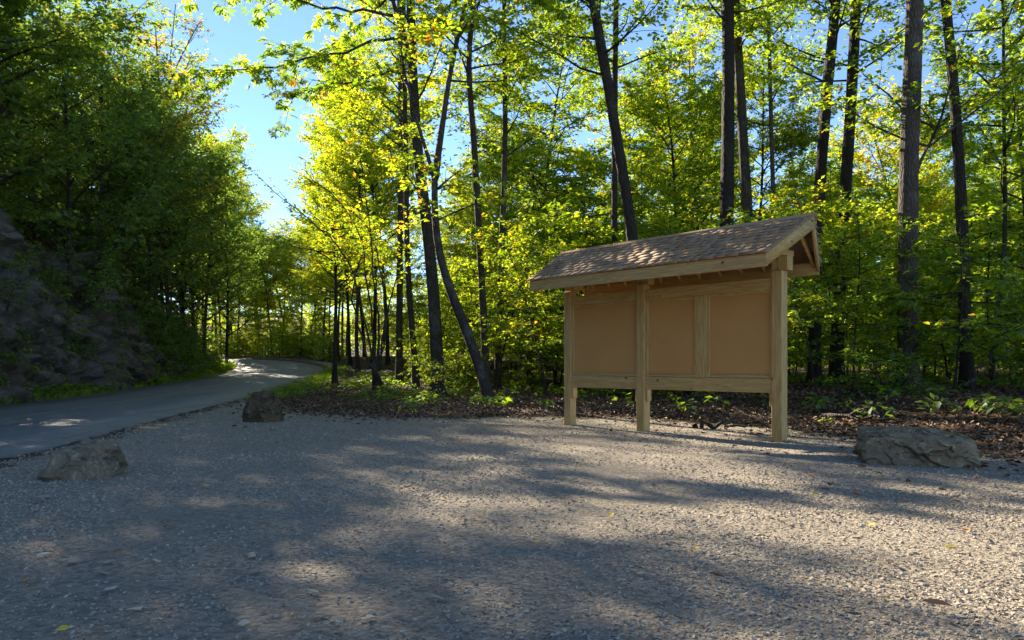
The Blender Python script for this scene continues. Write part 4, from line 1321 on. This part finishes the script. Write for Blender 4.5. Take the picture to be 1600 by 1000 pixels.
def scatter_object(name, P, R, S, coll, kind='stuff'):
    me = bpy.data.meshes.new(name)
    me.vertices.add(len(P)); me.vertices.foreach_set('co', np.asarray(P, np.float32).ravel())
    for an, arr, ty in (('rot', R, 'FLOAT_VECTOR'), ('scl', S, 'FLOAT_VECTOR')):
        a = me.attributes.new(an, ty, 'POINT'); a.data.foreach_set('vector', np.asarray(arr, np.float32).ravel())
    o = link(name, me, kind=kind)
    o.color = (0.45, 0.45, 0, 1)
    ng = bpy.data.node_groups.new(name + '_scatter', 'GeometryNodeTree')
    ng.interface.new_socket('Geometry', in_out='INPUT', socket_type='NodeSocketGeometry')
    ng.interface.new_socket('Geometry', in_out='OUTPUT', socket_type='NodeSocketGeometry')
    gi = ng.nodes.new('NodeGroupInput'); go = ng.nodes.new('NodeGroupOutput')
    ci = ng.nodes.new('GeometryNodeCollectionInfo'); ci.inputs['Collection'].default_value = coll
    ci.inputs['Separate Children'].default_value = True; ci.inputs['Reset Children'].default_value = True
    ip = ng.nodes.new('GeometryNodeInstanceOnPoints'); ip.inputs['Pick Instance'].default_value = True
    ra = ng.nodes.new('GeometryNodeInputNamedAttribute'); ra.data_type = 'FLOAT_VECTOR'; ra.inputs['Name'].default_value = 'rot'
    sa = ng.nodes.new('GeometryNodeInputNamedAttribute'); sa.data_type = 'FLOAT_VECTOR'; sa.inputs['Name'].default_value = 'scl'
    L_ = ng.links
    L_.new(gi.outputs[0], ip.inputs['Points']); L_.new(ci.outputs[0], ip.inputs['Instance'])
    L_.new(ra.outputs['Attribute'], ip.inputs['Rotation']); L_.new(sa.outputs['Attribute'], ip.inputs['Scale'])
    L_.new(ip.outputs[0], go.inputs[0])
    md = o.modifiers.new('scatter', 'NODES'); md.node_group = ng
    return o


def chip_mesh(seed, mat):
    r_ = random.Random(seed)
    bm = bmesh.new()
    for _ in range(9):
        a = r_.uniform(0, 6.28); e = r_.uniform(-1, 1)
        bm.verts.new((math.cos(a) * r_.uniform(0.35, 0.55), math.sin(a) * r_.uniform(0.3, 0.5), e * 0.22))
    bmesh.ops.convex_hull(bm, input=bm.verts[:])
    for v_ in [v_ for v_ in bm.verts if not v_.link_faces]: bm.verts.remove(v_)
    me = bpy.data.meshes.new('chip'); bm.to_mesh(me); bm.free(); me.materials.append(mat)
    return me

def points_in(x0, x1, y0, y1, n, r_):
    return r_.uniform(x0, x1, n), r_.uniform(y0, y1, n)

rg = np.random.default_rng(5)
PX, PY, PS_ = [], [], []
for (y0, y1, dens, s0, s1) in ((2.2, 4.2, 2700, 0.008, 0.028), (4.2, 6.5, 1500, 0.010, 0.031), (6.5, 10, 720, 0.014, 0.036), (10, 16, 260, 0.018, 0.044), (16, 24, 90, 0.03, 0.055)):
    hw = 0.70 * y1 + 0.8
    n = int(dens * (y1 - y0) * 2 * hw)
    x, y = points_in(-hw, hw, y0, y1, n, rg)
    s_ = s0 + (s1 - s0) * rg.random(n) ** 2.2
    PX.append(x); PY.append(y); PS_.append(s_)
x = np.concatenate(PX); y = np.concatenate(PY); s_ = np.concatenate(PS_)
clump = fbm(x * 0.9, y * 0.9, seed=77, octaves=3)
rd_ = road_d(x, y); fd_ = wood_d(x, y)
keep = (rd_ > RHW - 0.08) & (rg.random(len(x)) < 0.62 + 1.1 * clump) & (rg.random(len(x)) < 1 - sstep(-0.6, 0.9, fd_ + 0.4 * clump)) & (np.abs(x) < 0.70 * y + 0.6)
keep &= (rd_ > RHW + 0.1) | (rg.random(len(x)) < 0.25)
x, y, s_ = x[keep], y[keep], s_[keep]
z = ground_z(x, y) + s_ * 0.12
n = len(x)
R = np.column_stack([rg.normal(0, 0.35, n), rg.normal(0, 0.35, n), rg.uniform(0, 6.28, n)])
S = np.column_stack([s_ * rg.uniform(0.8, 1.4, n), s_ * rg.uniform(0.7, 1.1, n), s_ * rg.uniform(0.6, 1.3, n)])
scatter_object('gravel', np.column_stack([x, y, z]), R, S, proto_collection('gravel_chips', [chip_mesh(k_, M_GRAVEL) for k_ in range(9)]))
print('gravel', n, 'canopy', n_can, 'saplings', n_sap)

def dry_leaf_mesh(seed, mat, proto=LEAF_OVAL, curl=0.25):
    r_ = random.Random(seed)
    # 3x3 curled blade
    V = []
    for i, u in enumerate(np.linspace(0, 1, 5)):
        w_l = 0.30 * math.sin(math.pi * min(max(u * 0.92 + 0.05, 0), 1)) * (1 + 0.25 * r_.uniform(-1, 1))
        for sd in (-1, 0, 1):
            V.append((u - 0.5, sd * w_l, curl * abs(sd) * w_l * 2.2 + curl * 0.5 * (u - 0.5) ** 2 * r_.uniform(0.5, 1.8)))
    F = []
    for i in range(4):
        for j in range(2):
            a = i * 3 + j
            F.append([a, a + 1, a + 4, a + 3])
    return mesh_from('dry_leaf', np.array(V), F, mat)

x1, y1 = points_in(-9, 22, 4, 34, 130000, rg)
rd_ = road_d(x1, y1); fd_ = wood_d(x1, y1)
pr = sstep(-1.8, 1.8, fd_ + 1.3 * fbm(x1 * 0.8, y1 * 0.8, seed=12)) * (1 - 0.75 * sstep(14, 34, y1)) + 0.010 * (fd_ > -4)
keep = (rd_ > RHW + 0.3) & (rg.random(len(x1)) < pr) & (np.abs(x1) < 0.72 * y1 + 1.2)
x1, y1 = x1[keep], y1[keep]
x2, y2 = points_in(-26, -8, 10, 50, 45000, rg)
rd_ = road_d(x2, y2)
k2 = (-rd_ > RHW + 0.15) & (rg.random(len(x2)) < 0.5) & (-rd_ < RHW + 9)
flat_ = np.abs(rn[:, 2]) > 0.62
lk = flat_ & (rg.random(npol) < 0.35); RL_ = rc[lk]
hk = flat_ & (rg.random(npol) < 0.05 + 0.08 * (fbm(rc[:, 1] * 0.6, rc[:, 2] * 0.8, seed=33) > 0.15)); RH_ = rc[hk]
x = np.concatenate([x1, x2[k2], RL_[:, 0]]); y = np.concatenate([y1, y2[k2], RL_[:, 1]]); n = len(x)
z = np.concatenate([ground_z(x1, y1), ground_z(x2[k2], y2[k2]), RL_[:, 2]]) + rg.uniform(0.005, 0.04, n)
tl_ = np.where(wood_d(x, y) < 0, 0.18, 0.42)
R = np.column_stack([rg.normal(0, 1, n) * tl_, rg.normal(0, 1, n) * tl_, rg.uniform(0, 6.28, n)])
sz = rg.uniform(0.045, 0.10, n)
scatter_object('leaf_litter', np.column_stack([x, y, z]), R, np.column_stack([sz, sz, sz]), proto_collection('litter_leaves', [dry_leaf_mesh(k_, M_LITTER, curl=0.15 + 0.1 * k_) for k_ in range(5)]))
print('litter', n)

# green ground plants: verge of the road and wood floor
def herb_mesh(seed, mat, n=16, leaf=0.5, h=0.8):
    r_ = np.random.default_rng(seed)
    a = r_.uniform(0, 6.28, n); rad = r_.uniform(0.05, 0.6, n)
    P = np.column_stack([rad * np.cos(a), rad * np.sin(a), r_.uniform(0.15, h, n) * (1 - 0.5 * rad)])
    return leaves_mesh('herb', P, np.column_stack([np.cos(a), np.sin(a), 0.1 * np.ones(n)]), leaf, mat, LEAF_OVAL, 0.4, r_, r_.normal(0.45, 0.15, n))
herbs = proto_collection('herb_tufts', [herb_mesh(k_, M_LEAF, 18, 0.42, 0.8) for k_ in range(4)])
x1, y1 = points_in(-8, 24, 11, 40, 9000, rg)
rd_ = road_d(x1, y1); fd_ = wood_d(x1, y1)
cl_ = fbm(x1 * 0.5, y1 * 0.5, seed=14)
keep = (rd_ > RHW + 0.5) & (fd_ > 0.8) & (rg.random(len(x1)) < (0.08 + 0.35 * np.clip(cl_, 0, 1) + 0.12 * sstep(-3, -7, x1)) * sstep(0.5, 4, fd_)) & (np.abs(x1) < 0.75 * y1 + 2)
x2, y2 = points_in(-30, -8, 8, 56, 16000, rg)
rd2 = road_d(x2, y2)
k2 = (-rd2 > RHW + 0.15) & (rg.random(len(x2)) < np.where(-rd2 < RHW + 1.5, 0.85, 0.22)) & (-rd2 < RHW + 8) 
x3, y3 = points_in(-12, -4, 17, 48, 7000, rg)
rd3 = road_d(x3, y3)
k3 = (rd3 > RHW + 0.1) & (rd3 < RHW + 1.6) & (rg.random(len(x3)) < 0.22) & (y3 > 22)
x = np.concatenate([x1[keep], x2[k2], RH_[:, 0], x3[k3]]); y = np.concatenate([y1[keep], y2[k2], RH_[:, 1], y3[k3]]); n = len(x)
z = ground_z(x, y); n3 = int(k3.sum()); z[n - n3 - len(RH_):n - n3] = RH_[:, 2]
sz = rg.uniform(0.18, 0.5, n); sz[n - n3:] *= 0.6; sz[n - n3 - len(RH_):n - n3] *= 0.8
scatter_object('undergrowth', np.column_stack([x, y, z]), np.column_stack([rg.normal(0, .1, n), rg.normal(0, .1, n), rg.uniform(0, 6.28, n)]), np.column_stack([sz, sz, sz]), herbs)
def grass_tuft(seed):
    r_ = np.random.default_rng(seed)
    V = []; F = []
    for k_ in range(14):
        a = r_.uniform(0, 6.28); p = r_.normal(0, 0.18, 2); L = r_.uniform(0.5, 1.0); ln = r_.uniform(0.1, 0.6)
        o_ = len(V); w_ = 0.025
        sx, sy = -math.sin(a) * w_, math.cos(a) * w_
        V += [(p[0] - sx, p[1] - sy, 0), (p[0] + sx, p[1] + sy, 0), (p[0] + math.cos(a) * ln * 0.4 + sx * .7, p[1] + math.sin(a) * ln * 0.4 + sy * .7, L * 0.6),
              (p[0] + math.cos(a) * ln * 0.4 - sx * .7, p[1] + math.sin(a) * ln * 0.4 - sy * .7, L * 0.6), (p[0] + math.cos(a) * ln, p[1] + math.sin(a) * ln, L)]
        F += [[o_, o_ + 1, o_ + 2, o_ + 3], [o_ + 3, o_ + 2, o_ + 4]]
    return mesh_from('tuft', np.array(V), F, M_LEAF, attrs={'tint': r_.normal(0.6, 0.1, len(V))})
x2, y2 = points_in(-26, -9, 8, 56, 30000, rg)
rd2 = road_d(x2, y2)
k2 = (-rd2 > RHW + 0.05) & (-rd2 < RHW + 0.5 + 0.25 * fbm(x2, y2, seed=8))
x3, y3 = points_in(-12, -3.5, 18, 48, 20000, rg)
rd3 = road_d(x3, y3)
k3 = (rd3 > RHW + 0.1) & (rd3 < RHW + 1.2) & (rg.random(len(x3)) < 0.25 * sstep(20, 27, y3))
x = np.concatenate([x2[k2], x3[k3]]); y = np.concatenate([y2[k2], y3[k3]]); n = len(x)
sz = rg.uniform(0.10, 0.24, n)
scatter_object('grass', np.column_stack([x, y, ground_z(x, y)]), np.column_stack([0 * x, 0 * x, rg.uniform(0, 6.28, n)]), np.column_stack([sz, sz, sz]), proto_collection('grass_tufts', [grass_tuft(k_) for k_ in range(4)]))

# ------------------------------------------------------------------ far wooded rise that closes the view
def far_wood():
    r_ = np.random.default_rng(91)
    N = 70000
    th_ = r_.uniform(-0.75, 0.75, N); d = r_.uniform(85, 150, N)
    x = d * np.sin(th_); y = d * np.cos(th_)
    z = ground_z(x, y) + r_.uniform(0, 1, N) ** 0.8 * (9 + 3 * fbm(x * 0.08, y * 0.08, seed=5))
    keep = np.ones(N, bool)
    px = 800 + F_PX * x / y; py = HOR - F_PX * (z - CAM_H) / y
    keep &= py > np.interp(px, LIM_X, LIM_Y) + 15
    keep &= (px > 300)
    P = np.column_stack([x, y, z])[keep]
    a = r_.uniform(0, 6.28, len(P))
    return leaves_mesh('far_wood', P, np.column_stack([np.cos(a), np.sin(a), 0 * a]), 0.55, M_LEAF, LEAF_OVAL, 0.8, r_, r_.normal(0.6, 0.14, len(P)))
link('far_wood', far_wood(), kind='stuff').color = (0.5, 0.5, 0, 1)

# ------------------------------------------------------------------ fallen leaves on the gravel (each its own thing)
fl_cols = {'yellow': (0.62, 0.46, 0.04), 'orange': (0.55, 0.21, 0.05), 'brown': (0.27, 0.14, 0.07), 'green': (0.20, 0.27, 0.04), 'red': (0.30, 0.06, 0.04)}
fl_mesh = {k_: [dry_leaf_mesh(40 + i, plain(k_ + '_leaf', c_), curl=0.12 + 0.07 * i) for i in range(3)] for k_, c_ in fl_cols.items()}
fl_spots = [('orange', 583, 700), ('orange', 585, 703), ('yellow', 556, 691), ('green', 433, 695), ('yellow', 418, 678), ('orange', 636, 723), ('yellow', 595, 704), ('orange', 690, 766), ('orange', 636, 766), ('yellow', 794, 756),
            ('green', 52, 736), ('orange', 38, 739), ('yellow', 324, 761), ('red', 259, 828), ('brown', 42, 911), ('green', 667, 940), ('brown', 454, 972), ('red', 651, 924), ('yellow', 98, 994), ('brown', 548, 814), ('green', 605, 800),
            ('orange', 882, 787), ('orange', 897, 790), ('yellow', 975, 794), ('orange', 1059, 837), ('yellow', 1087, 862), ('brown', 1022, 762), ('orange', 1222, 745), ('orange', 1267, 744), ('yellow', 1275, 777), ('yellow', 1362, 824), ('green', 1384, 942),
            ('orange', 1393, 886), ('orange', 1392, 733), ('brown', 1495, 787), ('yellow', 1485, 861), ('orange', 1508, 831), ('brown', 1410, 783), ('green', 1315, 893), ('yellow', 955, 810), ('red', 750, 815), ('brown', 1120, 905), ('yellow', 840, 850), ('orange', 1525, 748), ('yellow', 1305, 667), ('yellow', 1360, 668), ('orange', 716, 690), ('yellow', 771, 700), ('red', 92, 870), ('brown', 184, 868)]
for i, (k_, px, py) in enumerate(fl_spots):
    x, y = unproj(px, py)
    o = link('fallen_leaf', fl_mesh[k_][i % 3], None, None, f'small {k_} fallen leaf lying flat on the gravel', 'leaf', f'{k_} fallen leaves on the gravel',
             (x, y, float(ground_z(np.array([x]), np.array([y]))[0]) + 0.022))
    s_ = random.uniform(0.05, 0.075) * (1 + 0.03 * max(0, y - 6)) * (0.7 if y < 3.6 else 1)
    o.scale = (s_, s_, s_); o.rotation_euler = (random.gauss(0, 0.15), random.gauss(0, 0.15), random.uniform(0, 6.28))
x, y = unproj(1465, 957)
o = link('fallen_leaf', dry_leaf_mesh(77, plain('tan_leaf', (0.46, 0.22, 0.10)), curl=0.3), None, None, 'large curled tan leaf, biggest of those on the near gravel', 'leaf', None, (x, y, 0.035))
o.scale = (0.115, 0.085, 0.1); o.rotation_euler = (0.15, 0.1, -0.25)

# pale flat stones standing out of the gravel
for i, (px, py, s_) in enumerate([(68, 872, 0.07), (112, 882, 0.07), (170, 882, 0.06), (245, 880, 0.05), (393, 870, 0.06), (397, 897, 0.055), (172, 925, 0.055), (160, 898, 0.05), (210, 960, 0.06), (574, 974, 0.06), (682, 942, 0.06), (380, 984, 0.06), (495, 968, 0.05), (596, 972, 0.05),
                                  (72, 778, 0.08), (60, 785, 0.09), (560, 900, 0.05), (490, 932, 0.05), (560, 830, 0.05), (255, 760, 0.06), (920, 850, 0.05), (1320, 956, 0.055), (1150, 834, 0.05), (1200, 808, 0.05), (1480, 975, 0.05), (1000, 900, 0.05)]):
    x, y = unproj(px, py)
    me = chip_mesh(500 + i, M_GRAVEL)
    o = link('flat_stone', me, None, None, 'pale flat stone lying loose among the finer gravel', 'stone', 'pale flat stones among the gravel', (x, y, float(ground_z(np.array([x]), np.array([y]))[0]) + 0.018))
    o.scale = (s_ * 1.3, s_, s_ * 0.5); o.rotation_euler = (random.gauss(0, 0.1), random.gauss(0, 0.1), random.uniform(0, 6.28))

# fallen branches and sticks at the wood edge on the right
def fallen(label, p0, p1, r, forks=2, seed=0):
    r_ = np.random.default_rng(seed)
    p0 = np.array(p0, float); p1 = np.array(p1, float)
    t = np.linspace(0, 1, 12)[:, None]
    Q = p0 + (p1 - p0) * t
    Q[1:-1] += r_.normal(0, 0.05, (10, 3))
    base = Q[0].copy()
    tb = Tubes(); tb.add(Q - base, np.linspace(r, r * 0.35, 12), 7)
    for k_ in range(forks):
        q = lerp_path(Q, r_.uniform(0.3, 0.85)) - base
        d = (p1 - p0) / np.linalg.norm(p1 - p0) + r_.normal(0, 0.5, 3); d[2] = abs(d[2]) * 0.6
        pth = curve_path(q, d, r_.uniform(0.4, 1.1), 5, (0, 0, 0), r_, 0.2)
        tb.add(pth, np.linspace(r * 0.5, 0.004, 6), 5)
    link('fallen_branch', tb.mesh('fallen_branch', M_BARK), None, None, label, 'branch', None, tuple(base))
def on_ground(px, py, dz=0.05):
    x, y = unproj(px, py, 0.25)
    return (x, y, float(ground_z(np.array([x]), np.array([y]))[0]) + dz)
def at(px, py, Z): return ((px - 800) / F_PX * Z, Z, CAM_H + (HOR - py) / F_PX * Z)
fallen('long mossy log lying level on the leaf litter behind the slab boulder', on_ground(1285, 636), on_ground(1405, 643), 0.05, 1, 1)
fallen('fallen limb resting along the top of the bank at far right', on_ground(1330, 628), on_ground(1535, 608), 0.045, 3, 2)
fallen('broken dead limb slanting up to the right through the saplings at far right', at(1505, 602, 16.5), at(1592, 498, 17.2), 0.04, 2, 3)
fallen('thin grey stick leaning by the foot of the largest trunk', at(1405, 583, 16.8), at(1450, 612, 16.2), 0.018, 0, 4)
fallen('pale bare stick propped up from the litter right of the largest trunk', at(1425, 636, 15.2), at(1482, 604, 15.6), 0.018, 1, 5)
fallen('short rotten log in the litter seen under the kiosk', on_ground(1085, 646), on_ground(1165, 648), 0.05, 0, 6)

# ------------------------------------------------------------------ labels that single out each of the many
ORD = ['first', 'second', 'third', 'fourth', 'fifth', 'sixth', 'seventh', 'eighth', 'ninth', 'tenth', 'eleventh', 'twelfth', 'thirteenth', 'fourteenth', 'fifteenth', 'sixteenth', 'seventeenth', 'eighteenth', 'nineteenth', 'twentieth', 'twenty-first', 'twenty-second']
def px_of(o): return 800 + F_PX * o.location.x / max(o.location.y, 0.5)
def ordinal_labels(objs, key, text, grp):
    """text(zone) -> (adjectives + noun, where); counts from the left inside each zone"""
    zones = {}
    for o in objs: zones.setdefault(key(o), []).append(o)
    for z_, lst in zones.items():
        lst.sort(key=px_of)
        noun, where = text(z_)
        for i, o in enumerate(lst):
            o['group'] = grp
            if len(lst) == 1: o['label'] = f'{noun} {where}'
            elif i == 0: o['label'] = f'leftmost {noun} {where}'
            elif i == len(lst) - 1: o['label'] = f'rightmost {noun} {where}'
            elif i < 22: o['label'] = f'{ORD[i]} {noun} from the left {where}'
            elif len(lst) - 1 - i < 22: o['label'] = f'{ORD[len(lst) - 1 - i]} {noun} from the right {where}'
            else: o['label'] = f'{noun} in the thick {where}'

def wood_zone(o):
    px = px_of(o)
    zs = [(560, 'by the road bend'), (665, 'left of the tall straight tree'), (760, 'beside the leaning forked tree'), (880, 'between leaning tree and kiosk'), (1060, 'behind the left kiosk half'),
          (1240, 'behind the right kiosk half'), (1400, 'between kiosk and largest trunk'), (1500, 'right of the largest trunk'), (9999, 'at the right edge')]
    y = o.location.y
    dep = 'front' if y < 26 else 'mid-depth' if y < 40 else 'deep' if y < 56 else 'far'
    return (dep, next(t for lim, t in zs if px < lim))
def hill_zone(o):
    px = px_of(o)
    d_ = -float(road_d(o.location.x, o.location.y)[0]) - RHW
    return ('lower' if d_ < 5 else 'upper', 'beyond the left edge' if px < -150 else 'at the far left' if px < 60 else 'left above the rock face' if px < 150 else 'above the rock face' if px < 235 else 'right of the rock face')
byg = {}
for o in bpy.data.objects:
    if o.get('group') and o.parent is None: byg.setdefault(o['group'], []).append(o)
for g_, key, fn in (('trees crowded in the wood behind the kiosk', wood_zone, lambda z_: (f'{z_[0]} slender tree', z_[1])),
                    ('saplings under the trees of the wood', wood_zone, lambda z_: (f'{z_[0]} leafy sapling', z_[1])),
                    ('low shrubs along the wood edge', wood_zone, lambda z_: (f'{z_[0]} low green shrub', z_[1])),
                    ('trees on the steep hillside', hill_zone, lambda z_: (f'{z_[0]} dark hillside tree', z_[1])),
                    ('rust-tinged trees on the hillside', hill_zone, lambda z_: (f'{z_[0]} sparse rust-tinged tree', z_[1])),
                    ('bushes on the rocky bank', hill_zone, lambda z_: (f'{z_[0]} dark leafy bush on the bank', z_[1])),
                    ('sunlit trees beyond the road bend', lambda o: 'near' if o.location.y < 63 else 'middle' if o.location.y < 75 else 'far', lambda z_: (f'{z_} sunlit yellow-green tree', 'beyond the road bend')),
                    ('bushes on the outer verge of the bend', lambda o: 0, lambda z_: ('leafy bush', 'on the outer verge of the road bend')),
                    ('saplings on the outer verge of the bend', lambda o: 0, lambda z_: ('bright sapling', 'on the outer verge of the bend')),
                    ('pale flat stones among the gravel', lambda o: 'nearest' if o.location.y < 3.6 else 'middle' if o.location.y < 4.6 else 'farther', lambda z_: (f'pale flat stone', f'in the {z_} gravel'))):
    ordinal_labels(byg.get(g_, []), key, fn, g_)
for k_ in fl_cols:
    ordinal_labels(byg.get(f'{k_} fallen leaves on the gravel', []), lambda o: 'near' if o.location.y < 5 else 'middle' if o.location.y < 8 else 'far', lambda z_: (f'small {k_} fallen leaf', f'on the {z_} gravel'), f'{k_} fallen leaves on the gravel')
